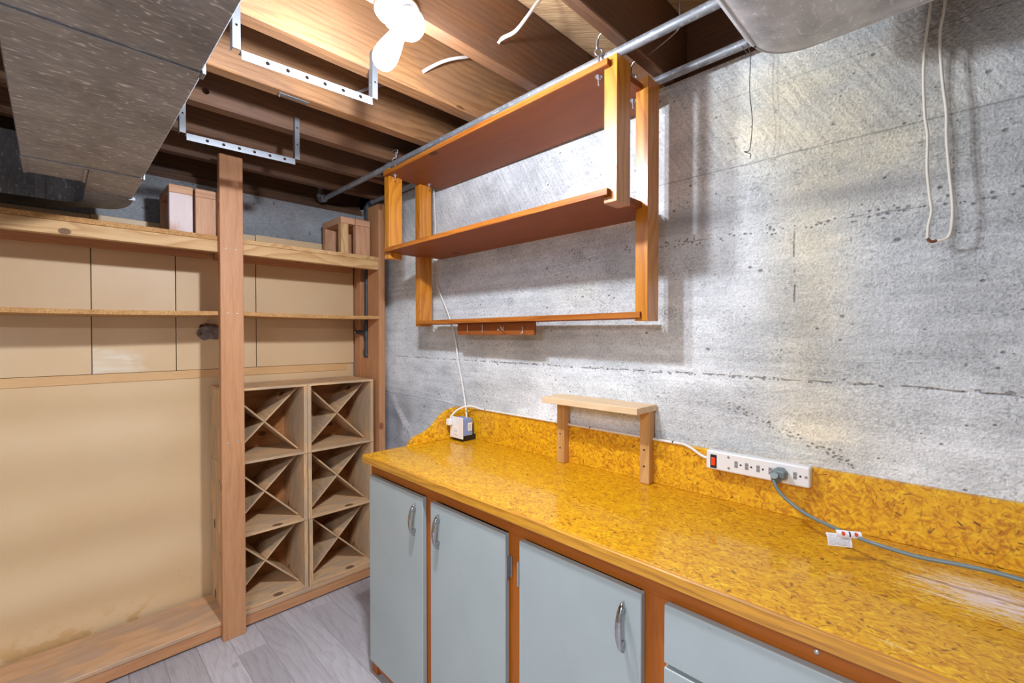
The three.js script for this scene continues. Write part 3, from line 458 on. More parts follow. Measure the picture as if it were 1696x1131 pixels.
// ------------------------------------------------------------------ hanging shelf unit
{
  const t = thing('hanging_shelf', 'three-tier orange varnished shelf unit hung from the ceiling joists by eye bolts', 'shelf', [1.085, 1.453, -0.72]);
  t.rotation.y = -0.012;                                                       // hangs a little out of true with the wall
  const L = 1.205, TH = 0.019, Y1 = 1.795 - 1.453 - 0.006, Y2 = 2.146 - 1.453;
  // local: z 0 is the near end, -L the far end; x 0 the front edge of the deep shelves
  const z0 = 0.015, z1 = -L - 0.015;
  const shelf = (y, xa, D = 0.31) => { const q = new THREE.Shape([[xa, -z0], [0.253, -z0], [0.253, 0.007], [D, 0.007], [D, L - 0.007], [0.253, L - 0.007], [0.253, -z1], [xa, -z1]].map((p) => new THREE.Vector2(...p))); const g = new THREE.ExtrudeGeometry(q, { depth: TH - 0.0016, bevelEnabled: true, bevelSize: 0.0008, bevelOffset: -0.0008, bevelThickness: 0.0008, bevelSegments: 1 }).rotateX(-Math.PI / 2).translate(0, y + 0.0008, 0); { boxUV(g, 1); const uv = g.attributes.uv, o = seeds(); for (let i = 0; i < uv.count; i++) uv.setXY(i, uv.getX(i) / WU + o, uv.getY(i) / WV + 2 * o); } const m = part('shelf_board', g, M.varnishFlat, t); part('edge_band', span(xa - 0.0032, xa - 0.0002, y + 0.0004, y + TH - 0.0004, z1, z0, 2, 0.0006), M.edge, m); return m; };
  const top = shelf(Y2, 0), mid = shelf(Y1, 0), low = shelf(0, 0.178, 0.288);
  function post(x0, x1, y0, y1, near, cuts) {                                   // notched on the inner face where the shelves slot in
    const T = 0.04, d = 0.02, zi = near ? 0 : T, s = new THREE.Shape(); const P = [[0, y0], [T, y0], [T, y1], [0, y1]];
    // inner side at a = 0
    const pts = [[T, y0], [T, y1], [0, y1]]; for (const c of [...cuts].reverse()) pts.push([0, c + TH + 0.0006], [d, c + TH + 0.0006], [d, c - 0.0006], [0, c - 0.0006]); pts.push([0, y0]);
    pts.forEach((p, i) => i ? s.lineTo(...p) : s.moveTo(...p)); s.closePath();
    const g = new THREE.ExtrudeGeometry(s, { depth: x1 - x0 - 0.002, bevelEnabled: true, bevelSize: 0.001, bevelThickness: 0.001, bevelSegments: 1 });
    g.rotateY(Math.PI / 2).translate(0, 0, 0);                                  // shape x -> -z, depth -> +x
    if (near) g.scale(1, 1, -1); const gg = near ? flip(g) : g;
    gg.translate(x0 + 0.001, 0, near ? -0.0055 : -L + 0.0055);
    const n = boxUV(gg, 1), uv = n.attributes.uv, q = seeds(); for (let i = 0; i < uv.count; i++) { const a = uv.getX(i), b = uv.getY(i); uv.setXY(i, b / WU + q, a / WV + q * 2); }
    const m = part('post', n, M.varnish, t); return m;
  }
  function flip(g) { const q = g.index ? g.toNonIndexed() : g; for (const k of ['position', 'normal', 'uv']) { const a = q.attributes[k], n = a.itemSize; for (let i = 0; i < a.count; i += 3) for (let c = 0; c < n; c++) { const s = a.array[(i + 1) * n + c]; a.array[(i + 1) * n + c] = a.array[(i + 2) * n + c]; a.array[(i + 2) * n + c] = s; } } q.computeVertexNormals(); return q; }
  for (const near of [true, false]) {
    post(0.014, 0.084, near ? 1.772 - 1.453 : 1.762 - 1.453, near ? 2.176 - 1.453 : 2.182 - 1.453, near, [Y1, Y2]);
    post(0.184, 0.252, -0.008, 2.18 - 1.453, near, [0, Y1, Y2]);
  }
  // eye bolts through the top shelf with washer and nut below
  for (const z of [-0.022, -L + 0.022]) for (const x of [0.03, 0.218]) {
    const zz = z > -0.5 ? z - 0.014 : z + 0.014;
    const b = part('eye_bolt', join([rod([x, Y2 - 0.026, zz], [x, Y2 + TH + 0.038, zz], 0.003, 10), new THREE.TorusGeometry(0.0105, 0.0028, 10, 24).rotateY(-0.75).translate(x, Y2 + TH + 0.05, zz)]), M.steel, t, 'steel eye bolt');
    part('washer', new THREE.CylinderGeometry(0.0105, 0.0105, 0.0018, 24).translate(x, Y2 - 0.001, zz), M.steel, b); part('nut', new THREE.CylinderGeometry(0.0062, 0.0062, 0.006, 6).translate(x, Y2 - 0.005, zz), M.steel, b);
  }
  // strip of cup hooks under the lowest shelf
  const hb = part('hook_board', span(0.212, 0.226, -0.052, -0.0006, -0.935, -0.458, 2, 0.001), M.varnishFlat, t);
  const hook = (z, turn, round) => { const g = round ? tube([[0, 0, 0], [-0.012, 0.002, 0], [-0.014, -0.018, 0], [-0.022, -0.03, 0], [-0.03, -0.02, 0.002]], 0.0014, 30, 8) : tube([[0, 0.012, 0], [-0.012, 0.012, 0], [-0.014, 0.010, 0], [-0.0145, -0.018, 0], [-0.016, -0.021, 0.004], [-0.026, -0.014, 0.022]], 0.0014, 30, 8); g.rotateX(turn).translate(0.212, -0.02, z); part('hook', g, M.steel, hb, 'bent wire hook'); };
  hook(-0.845, 0, false); hook(-0.745, 0, false); hook(-0.628, -0.7, false); hook(-0.505, 0, true);
  part('hook_screw', new THREE.SphereGeometry(0.006, 12, 8).scale(0.5, 1, 1).translate(0.211, -0.03, -0.66), M.nailHead, hb);
}
// hooks screwed into the joists that carry it
{
  const spots = [[1.112, -0.758, 'front near ceiling hook holding the hanging shelf beside the galvanized pipe'], [1.300, -0.760, 'rear near ceiling hook holding the hanging shelf close to the wall'], [1.129, -1.872, 'front far ceiling hook holding the hanging shelf above its left post'], [1.315, -1.875, 'rear far ceiling hook holding the hanging shelf, hidden above its left rear post']];
  for (const [x, z, label] of spots) { const t = thing('ceiling_hook', label, 'hook', [x, 0, z], 'hooks that hold the hanging shelf'); const jz = z > -1.2 ? 0.045 : -0.05; part('hook', tube([[0, 2.262, jz], [0, 2.262, 0.3 * jz], [0.001, 2.256, 0.004], [0.0025, 2.245, 0], [0.001, 2.228, 0], [-0.002, 2.221, 0.001], [-0.006, 2.226, 0.002], [-0.007, 2.246, 0.004]], 0.0026, 48, 10), M.steel, t); }
}

// ------------------------------------------------------------------ pipes
{
  const R = 0.0134, Y = JOIST - R - 0.0008;
  const a = thing('galvanized_pipe', 'galvanized water pipe running under the joists in front of the hanging shelf', 'pipe');
  part('pipe', boxUV(rod([1.134, Y, -2.70], [1.148, Y, 0.9], R, 20), 0.4), M.zincPipe, a);
  part('elbow', join([tube([[1.134, Y, -2.69], [1.134, Y, -2.715], [1.133, Y + 0.008, -2.735], [1.132, Y + 0.03, -2.742]], R + 0.004, 16, 16), rod([1.132, Y + 0.022, -2.742], [1.132, Y + 0.038, -2.742], R + 0.0065, 16), rod([1.134, Y, -2.698], [1.134, Y, -2.684], R + 0.0065, 16)]), M.zincPipe, a);
  part('riser', rod([1.132, Y + 0.03, -2.742], [1.132, SUBFLOOR - 0.001, -2.742], R, 16), M.zincPipe, a);
  part('coupling', rod([1.1385, Y, -1.98], [1.1387, Y, -1.94], R + 0.003, 20), M.zincPipe, a);
  const b = thing('galvanized_pipe', 'galvanized water pipe beside the concrete wall that drops through the corner studs to a valve', 'pipe');
  part('pipe', boxUV(rod([1.375, Y, -2.58], [1.343, Y, 0.9], R, 20), 0.4), M.zincPipe, b);
  part('elbow', join([tube([[1.375, Y, -2.565], [1.375, Y, -2.59], [1.372, Y - 0.008, -2.606], [1.365, Y - 0.03, -2.61]], R + 0.004, 16, 16), rod([1.365, Y - 0.024, -2.61], [1.364, Y - 0.042, -2.61], R + 0.0065, 16), rod([1.375, Y, -2.572], [1.375, Y, -2.556], R + 0.0065, 16)]), M.zincDark, b);
  part('drop_pipe', boxUV(rod([1.364, Y - 0.03, -2.61], [1.357, 1.285, -2.606], R + 0.001, 18), 0.3), M.zincDark, b);
  part('valve_body', join([rod([1.358, 1.385, -2.607], [1.358, 1.45, -2.607], R + 0.006, 16), rod([1.358, 1.417, -2.607], [1.308, 1.42, -2.64], 0.0085, 12), rod([1.325, 1.419, -2.629], [1.314, 1.4195, -2.636], 0.012, 6)]), M.zincDark, b);
  { const w = [new THREE.TorusGeometry(0.0175, 0.0042, 8, 20)]; for (let i = 0; i < 4; i++) w.push(rod([0, 0, 0], [0.0175 * Math.cos(i * 1.5708), 0.0175 * Math.sin(i * 1.5708), 0], 0.003, 8)); const g = join(w).rotateY(0.98).translate(1.303, 1.42, -2.643); part('valve_wheel', g, M.chrome, b, 'bright valve hand wheel'); }
  part('drop_elbow', join([tube([[1.357, 1.30, -2.606], [1.357, 1.282, -2.605], [1.362, 1.27, -2.598], [1.372, 1.266, -2.585]], R + 0.005, 16, 16), rod([1.357, 1.315, -2.606], [1.357, 1.30, -2.606], R + 0.0075, 16)]), M.zincDark, b);
}

// ------------------------------------------------------------------ sheet-metal ducts
{
  const t = thing('sheet_metal_duct', 'large galvanized duct above the left shelves that turns left at the back wall', 'duct');
  const y0 = 1.93, y1 = 2.17;
  const boxy = (x0, x1, za, zb, dy = 0) => boxUV(span(x0, x1, y0 + dy, y1, za, zb, 2, 0.002), 0.45);
  part('duct_section', boxy(-0.066, 0.216, -1.099, 1.2), M.zinc, t); part('duct_section', boxy(-0.064, 0.219, -1.979, -1.103, 0.001), M.zinc, t);
  part('seam_cleat', cbox(-0.068, 0.22, y0 - 0.003, y0 + 0.012, -1.106, -1.096, 0.001), M.zinc, t); part('drive_cleat', cbox(0.215, 0.2215, y0 - 0.006, y1, -1.115, -1.088, 0.001), M.bracket, t); part('drive_cleat', cbox(0.2185, 0.224, y0 - 0.006, y1, -1.99, -1.97, 0.001), M.bracket, t);
  // transition: the left part stops short, the right part goes on to the elbow
  part('end_piece', boxy(-0.063, 0.078, -2.172, -1.983, 0.002), M.zinc, t);
  part('seam_cleat', cbox(-0.066, 0.221, y0 - 0.002, y0 + 0.01, -1.987, -1.976, 0.001), M.zinc, t); part('standing_seam', cbox(0.0745, 0.0835, y0 - 0.001, y0 + 0.01, -2.174, -1.998, 0.001), M.zinc, t); part('standing_seam', cbox(-0.0645, -0.055, y0 - 0.001, y0 + 0.01, -2.174, -1.99, 0.001), M.zinc, t);
  part('duct_section', boxy(0.085, 0.222, -2.313, -1.983, 0.001), M.zinc, t);
  // elbow in plan: inner corner rounded, outer corner swept
  const s = new THREE.Shape(); s.moveTo(0.225, 2.315); s.lineTo(0.087, 2.315); s.lineTo(0.087, 2.44); s.bezierCurveTo(0.086, 2.50, 0.06, 2.532, 0.0, 2.538); s.lineTo(LEFTX + 0.1, 2.54); s.lineTo(LEFTX + 0.1, 2.70); s.lineTo(0.02, 2.70); s.bezierCurveTo(0.04, 2.62, 0.10, 2.575, 0.16, 2.558); s.bezierCurveTo(0.205, 2.54, 0.224, 2.45, 0.225, 2.38); s.closePath();
  const e = new THREE.ExtrudeGeometry(s, { depth: y1 - y0 - 0.003, bevelEnabled: true, bevelSize: 0.0012, bevelThickness: 0.0015, curveSegments: 16 }).rotateX(-Math.PI / 2).translate(0, y0, 0);
  part('elbow', boxUV(e, 0.45), M.zinc, t);
  part('drive_cleat', cbox(0.205, 0.232, y0 - 0.004, y0 + 0.008, -2.319, -2.309, 0.001), M.bracket, t); part('seam_cleat', cbox(0.088, 0.205, y0 - 0.002, y0 + 0.008, -2.317, -2.311, 0.001), M.zinc, t);
  part('joint_band', cbox(-0.046, -0.016, y0 - 0.002, y1 + 0.001, -2.542, -2.53, 0.001), M.zinc, t);
  const u = thing('sheet_metal_duct', 'galvanized duct end with a rounded corner above the concrete wall at top right', 'duct');
  const q = new THREE.Shape(), a = 0.766, b = 1.230, z = 0.362, c = 0.115; q.moveTo(a, -1.2); q.lineTo(b, -1.2); q.lineTo(b, z - c); q.absarc(b - c, z - c, c, 0, Math.PI / 2, false); q.lineTo(a + c, z); q.absarc(a + c, z - c, c, Math.PI / 2, Math.PI, false); q.closePath();
  part('duct_section', boxUV(new THREE.ExtrudeGeometry(q, { depth: 0.058, bevelEnabled: true, bevelSize: 0.12, bevelOffset: -0.12, bevelThickness: 0.048, bevelSegments: 14, curveSegments: 24 }).rotateX(-Math.PI / 2).translate(0, 2.079, 0), 0.3), M.zincBright, u);
  const rim = []; for (let i = 0; i <= 24; i++) { const f = i / 24 * Math.PI / 2, k = c - 0.0195; rim.push([b - c + k * Math.cos(f), 2.0525, -(z - c + k * Math.sin(f))]); } rim.unshift([b - 0.0195, 2.0525, 0.4], [b - 0.0195, 2.0525, 0.0], [b - 0.0195, 2.0525, -0.15]); rim.push([a + 0.25, 2.0525, -(z - 0.0195)], [a + c, 2.0525, -(z - 0.0195)]);
  part('rolled_seam', tube(rim, 0.0028, 120, 8), M.zincBright, u);
}

// ------------------------------------------------------------------ perforated hanger brackets
{
  function bracket(label, x0, x1, yl, yr, z, topL, topR) {
    const t = thing('hanger_bracket', label, 'bracket', [x0, yl, z], 'perforated steel hanger brackets under the joists');
    const L = x1 - x0, tilt = Math.atan2(yr - yl, L);
    const plate = (w, h, holes, r) => { const s = new THREE.Shape([[0, 0], [w, 0], [w, h], [0, h]].map((p) => new THREE.Vector2(...p))); for (const [a, b] of holes) { const k = new THREE.Path(); k.absarc(a, b, r, 0, 2 * Math.PI, true); s.holes.push(k); } return new THREE.ExtrudeGeometry(s, { depth: 0.0016, bevelEnabled: false, curveSegments: 14 }); };
    const holes = [0.17, 0.31, 0.45, 0.59, 0.74, 0.89].map((k) => [k * L, 0.0125]);
    const bar = part('cross_bar', join([plate(L, 0.023, holes, 0.0052).translate(0, -0.023, 0.012), plate(L, 0.024, holes, 0.003).rotateX(-Math.PI / 2).translate(0, -0.0016, 0.012)]), M.bracket, t); bar.rotation.z = tilt;
    const strap = (x, y, h) => join([plate(0.018, h, [[0.009, h * 0.35], [0.009, h * 0.75]], 0.003).translate(x, y, 0.011), plate(0.022, h, [[0.011, h * 0.3]], 0.0035).rotateY(Math.PI / 2).translate(x, y, 0.012)]);
    part('strap', strap(-0.019, 0, topL - yl), M.bracket, t); part('strap', strap(L, yr - yl, topR - yr), M.bracket, t);
  }
  bracket('perforated steel hanger bracket below the light bulbs, nearer of the two', 0.338, 0.694, 2.113, 2.126, -1.303, JOIST + 0.06, JOIST + 0.05);
  bracket('perforated steel hanger bracket above the tall post, farther of the two', 0.328, 0.686, 2.093, 2.103, -1.913, JOIST + 0.06, JOIST + 0.05);
  const c = thing('metal_strap', 'short flat metal strap nailed under a joist between the two brackets', 'metal strap', [0.545, JOIST - 0.0022, -1.655]);
  part('strap', cbox(0, 0.10, 0, 0.0018, -0.009, 0.009, 0.0006), M.bracket, c); part('nail', tube([[0.004, 0.001, 0], [0.002, -0.012, 0.004], [-0.002, -0.008, 0.008]], 0.0014, 16, 6), M.steel, c);
}

// ------------------------------------------------------------------ light fixture with two bulbs
{
  const t = thing('light_fixture', 'white lampholder with a twin adapter and two lit bulbs under the joists', 'light', [0, 0, 0]);
  const S = new THREE.Vector3(0.617, 2.176, -0.968);
  part('lampholder', new THREE.LatheGeometry([[0.0, 0.0], [0.056, 0.0], [0.056, -0.008], [0.05, -0.016], [0.036, -0.022], [0.029, -0.038], [0.0, -0.038]].map((p) => new THREE.Vector2(...p)), 32).translate(0.617, JOIST - 0.0005, -1.02), M.white, t);
  part('adapter', join([rod([0.617, JOIST - 0.03, -1.0], [S.x, S.y, S.z], 0.019, 20), new THREE.SphereGeometry(0.022, 20, 14).translate(S.x, S.y, S.z), rod([S.x, S.y, S.z], S.clone().lerp(BULB_A, 0.42).toArray(), 0.0185, 20), rod([S.x, S.y, S.z], S.clone().lerp(BULB_B, 0.42).toArray(), 0.0185, 20)]), M.bakelite, t, 'dark twin adapter');
  const glow = new THREE.MeshStandardMaterial({ color: 0xffffff, emissive: BULB_COLOR, emissiveIntensity: 2.5, roughness: 0.5 });
  for (const P of [BULB_A, BULB_B]) {
    const axis = P.clone().sub(S).normalize(), big = P === BULB_A ? 0.034 : 0.03;
    const pts = []; const prof = [[0.0, 0.052], [0.012, 0.050], [0.022, 0.044], [0.029, 0.033], [0.0315, 0.02], [0.031, 0.008], [0.027, -0.012], [0.022, -0.03], [0.019, -0.044], [0.017, -0.055], [0.0, -0.055]].reverse(); for (const [r, y] of prof) pts.push(new THREE.Vector2(r * big / 0.0315, y - 0.016));
    const g = new THREE.LatheGeometry(pts, 32); g.applyQuaternion(new THREE.Quaternion().setFromUnitVectors(new THREE.Vector3(0, 1, 0), axis)).translate(P.x, P.y, P.z);
    part('bulb', g, glow, t, 'lit white bulb');
    const l = new THREE.PointLight(BULB_COLOR, BULB_ALL_ROUND, 0, 2); l.position.copy(P); l.castShadow = true; l.shadow.radius = 1.3; l.shadow.mapSize.set(1024, 1024); scene.add(l);
    const s = new THREE.SpotLight(BULB_COLOR, BULB_AIMED, 0, 1.5, 1, 2); s.position.copy(P); s.target.position.copy(P).add(P === BULB_A ? new THREE.Vector3(-0.55, -1, 0.0) : new THREE.Vector3(-0.5, -1, -0.9)); s.castShadow = true; s.shadow.radius = 1.3; scene.add(s, s.target);  // added spot, aimed off the bulb axis to brighten floor and back panel
  }
}
// ------------------------------------------------------------------ unseen lamp out of view left of the camera, placed to light wall and doors
{
  const t = thing('unseen_lamp', 'unseen strip lamp out of view left of the camera, lighting wall and doors', 'light', [0, 0, 0]);
  const x0 = -1.35, x1 = -0.35, z = -0.15, y = 1.85;
  part('housing', cbox(x0, x1, y + 0.012, y + 0.07, z - 0.14, z + 0.14, 0.004), M.white, t);
  part('diffuser', cbox(x0 + 0.02, x1 - 0.02, y, y + 0.0115, z - 0.12, z + 0.12, 0.002), new THREE.MeshStandardMaterial({ color: 0xffffff, emissive: UNSEEN_LIGHT_COLOR, emissiveIntensity: 3 }), t);
  part('chain', join([rod([x0 + 0.1, y + 0.07, z], [x0 + 0.1, JOIST - 0.001, z - 0.01], 0.003, 8), rod([x1 - 0.25, y + 0.07, z], [x1 - 0.25, JOIST - 0.001, z - 0.01], 0.003, 8)]), M.steel, t);
  const l = new THREE.RectAreaLight(UNSEEN_LIGHT_COLOR, UNSEEN_LIGHT, x1 - x0 - 0.04, 0.24); l.position.set((x0 + x1) / 2, y - 0.004, z); l.lookAt((x0 + x1) / 2, 0, z); scene.add(l);
}

// ------------------------------------------------------------------ on the counter
{
  const t = thing('counter_riser', 'small pale wooden riser shelf on two legs against the splash', 'riser shelf', [1.285, 0.91, -0.726]);
  const s = new THREE.Shape(); s.moveTo(0, 0); s.lineTo(0.128, 0); s.lineTo(0.128, 0.385); s.lineTo(0.112, 0.405); s.lineTo(0.0, 0.39); s.closePath();
  const g = new THREE.ExtrudeGeometry(s, { depth: 0.0185, bevelEnabled: true, bevelSize: 0.001, bevelThickness: 0.001, bevelSegments: 1 }).rotateX(-Math.PI / 2); boxUV(g, 1); { const p = g.attributes.position, uv = g.attributes.uv, n = g.attributes.normal; for (let i = 0; i < p.count; i++) uv.setXY(i, p.getZ(i) / WU + 0.3, (p.getX(i) + p.getY(i)) / WV + 0.1); }
  part('top_board', g.translate(0, 0.24, 0), M.palePine, t);
  for (const z of [-0.0355, -0.3885]) { const l = part('leg', span(0.083, 0.1148, 0.0006, 0.2388, z, z + 0.034, 1, 0.0015), M.leg, t); for (const y of [0.058, 0.112]) part('screw_hole', rod([0.0826, y, z + 0.016], [0.0834, y, z + 0.016], 0.0034, 12), M.black, l); }
}
{
  const t = thing('power_strip', 'white six-outlet power strip with a red switch screwed to the splash', 'power strip', [1.3995, 1.031, -0.4115]);
  const L = 0.266, body = new RoundedBoxGeometry(0.03, 0.056, L, 4, 0.006).translate(-0.0152, 0, 0);
  part('body', body, M.white, t);
  const X = -0.0304, at = (z) => z + 0.4115;
  part('switch_frame', cbox(X - 0.0012, X + 0.001, -0.022, 0.017, at(-0.531), at(-0.513), 0.0006), M.black, t);
  const rk = part('switch', cbox(X - 0.0034, X, -0.014, 0.009, at(-0.5275), at(-0.5165), 0.001), M.redSwitch, t); rk.rotation.z = 0;
  for (const [y, z] of [[0.0165, -0.48], [-0.0145, -0.479], [0.001, -0.2875]]) part('screw', rod([X - 0.0008, y, at(z)], [X + 0.001, y, at(z)], 0.0035, 14), M.steel, t);
  for (const [i, z] of [-0.459, -0.431, -0.4015, -0.371, -0.343, -0.3125].entries()) { const o = part('outlet', cbox(X - 0.0007, X + 0.001, -0.0095, 0.0095, at(z) - 0.0045, at(z) + 0.0045, 0.0004), M.slot, t); part('ground_hole', rod([X - 0.0006, 0.0005, at(z) + 0.0122], [X + 0.001, 0.0005, at(z) + 0.0122], 0.0026, 12), M.black, o); for (const y of [-0.0045, 0.0045]) part('blade_slot', cbox(X - 0.0011, X, y - 0.0006, y + 0.0006, at(z) - 0.0028, at(z) + 0.0028, 0.0002), M.black, o); }
  // its own lead, stapled along the top of the splash to the outlet box
  const o = t.position, rel = (p) => [p[0] - o.x, p[1] - o.y, p[2] - o.z];
  part('lead', tube([[1.386, 1.030, -0.548], [1.388, 1.034, -0.566], [1.391, 1.048, -0.594], [1.394, 1.0565, -0.622], [1.3965, 1.0565, -0.66], [1.3965, 1.0565, -0.9], [1.3965, 1.057, -1.2], [1.3965, 1.0565, -1.5], [1.395, 1.0575, -1.595], [1.384, 1.066, -1.635], [1.36, 1.064, -1.665], [1.33, 1.047, -1.688], [1.308, 1.022, -1.699], [1.302, 1.008, -1.7]].map(rel), 0.0042, 160, 10), M.cableWhite, t, 'white flat lead');
  part('lead_plug', new RoundedBoxGeometry(0.022, 0.03, 0.024, 3, 0.004).translate(...rel([1.2975, 0.996, -1.701])), M.white, t);
  for (const z of [-0.66, -0.98, -1.56]) part('staple', cbox(1.3915 - o.x, 1.4015 - o.x, 1.055 - o.y, 1.0618 - o.y, z - 0.0015 - o.z, z + 0.0015 - o.z, 0.0005), M.wire, t);
}
{
  const t = thing('outlet_box', 'blue plastic outlet box with a white cover plate in the counter corner', 'outlet box', [1.312, 0.924, -1.667]);
  part('box', cbox(0.0035, 0.062, 0.012, 0.09, -0.041, 0.0425, 0.002), M.blueBox, t);
  part('cover_plate', cbox(-0.002, 0.003, 0.0, 0.098, -0.045, 0.0475, 0.0012), M.white, t); 
  part('receptacle', cbox(-0.004, -0.001, 0.016, 0.052, -0.017, 0.014, 0.001), M.white, t); part('slot', cbox(-0.0046, -0.0035, 0.028, 0.038, -0.006, -0.0045, 0.0002), M.black, t); part('slot', cbox(-0.0046, -0.0035, 0.028, 0.038, 0.003, 0.0045, 0.0002), M.black, t);
  part('clamp', cbox(0.006, 0.0875, -0.0125, 0.0115, -0.03, 0.036, 0.001), M.black, t);  // black block in the gap under and behind the box
  part('sticker', cbox(0.034, 0.058, 0.034, 0.07, 0.0424, 0.0431, 0.0002), new THREE.MeshStandardMaterial({ color: 0xf0f0f2, roughness: 0.6 }), t, 'white paper sticker'); for (let i = 0; i < 6; i++) part('sticker_print', cbox(0.038, 0.054, 0.041 + i * 0.004, 0.0426 + i * 0.004, 0.0429, 0.0433, 0.0001), M.slot, t);
}
{
  const t = thing('electrical_cable', 'white electrical cable hanging down the concrete wall into the blue outlet box', 'cable');
  part('cable', tube([[1.402, 2.3, -1.97], [1.404, 2.178, -1.97], [1.409, 2.06, -1.968], [1.409, 1.938, -1.962], [1.409, 1.797, -1.972], [1.402, 1.65, -1.931], [1.402, 1.5, -1.842], [1.402, 1.385, -1.791], [1.403, 1.267, -1.766], [1.404, 1.165, -1.737], [1.4, 1.08, -1.712], [1.388, 1.045, -1.69], [1.364, 1.012, -1.655]], 0.0042, 160, 10), M.cableWhite, t);
}
{
  const t = thing('extension_cord', 'grey extension cord plugged into the power strip and looping over the counter', 'cord');
  part('plug', join([new RoundedBoxGeometry(0.026, 0.024, 0.034, 3, 0.007).translate(1.355, 1.032, -0.345), new THREE.CylinderGeometry(0.009, 0.012, 0.026, 16).rotateZ(0.9).translate(1.339, 1.024, -0.351), new RoundedBoxGeometry(0.012, 0.03, 0.02, 2, 0.004).translate(1.364, 1.032, -0.345)]), M.greyCord, t);
  part('cord', tube([[1.336, 1.022, -0.352], [1.327, 1.012, -0.349], [1.322, 0.992, -0.335], [1.312, 0.974, -0.306], [1.29, 0.962, -0.266], [1.262, 0.958, -0.214], [1.234, 0.959, -0.168], [1.212, 0.961, -0.12], [1.206, 0.960, -0.06], [1.203, 0.966, -0.006], [1.196, 0.971, 0.042], [1.192, 0.971, 0.085], [1.186, 0.968, 0.2], [1.17, 0.945, 0.33], [1.15, 0.9155, 0.44], [1.13, 0.9152, 0.56]], 0.0043, 160, 10, 0.5), M.greyCord, t);
  const print = (() => { const cv = document.createElement('canvas'); cv.width = 256; cv.height = 128; const c = cv.getContext('2d'); c.fillStyle = '#f2efee'; c.fillRect(0, 0, 256, 128); c.fillStyle = '#77757a'; const r = rng(8); for (let y = 14; y < 116; y += 10) { let x = 12; while (x < 236) { const w = 5 + 18 * r(); c.fillRect(x, y, Math.min(w, 242 - x), 4); x += w + 5; } } const t2 = new THREE.CanvasTexture(cv); t2.colorSpace = THREE.SRGBColorSpace; return t2; })();
  const dots = (() => { const cv = document.createElement('canvas'); cv.width = 256; cv.height = 64; const c = cv.getContext('2d'); c.fillStyle = '#f4f0f0'; c.fillRect(0, 0, 256, 64); c.fillStyle = '#e0502e'; for (const x of [70, 200]) { c.beginPath(); c.arc(x, 32, 20, 0, 7); c.fill(); } c.fillStyle = '#2a2a30'; c.fillRect(128, 8, 16, 48); const t2 = new THREE.CanvasTexture(cv); t2.colorSpace = THREE.SRGBColorSpace; return t2; })();
  const tag = (w, h, tex, tilt, dy, label) => { const n = 12, g = new THREE.BoxGeometry(w, h, 0.0006, n, 6, 1); const p = g.attributes.position; for (let i = 0; i < p.count; i++) p.setZ(i, p.getZ(i) + 0.004 * Math.cos(p.getY(i) / h * 3)); g.computeVertexNormals(); const m = part('warning_tag', g, new THREE.MeshStandardMaterial({ map: tex, roughness: 0.6 }), t, label); m.position.set(1.224, 0.957 + dy, -0.182); m.rotation.order = 'YXZ'; m.rotation.set(tilt, -1.05, 0); return m; };
  const a = tag(0.046, 0.027, print, -0.55, -0.006, 'white printed tag'); a.position.set(1.213, 0.950, -0.192); const b = tag(0.048, 0.0145, dots, -0.5, 0.006, 'white tag with two red dots'); b.position.set(1.222, 0.9645, -0.176);
}

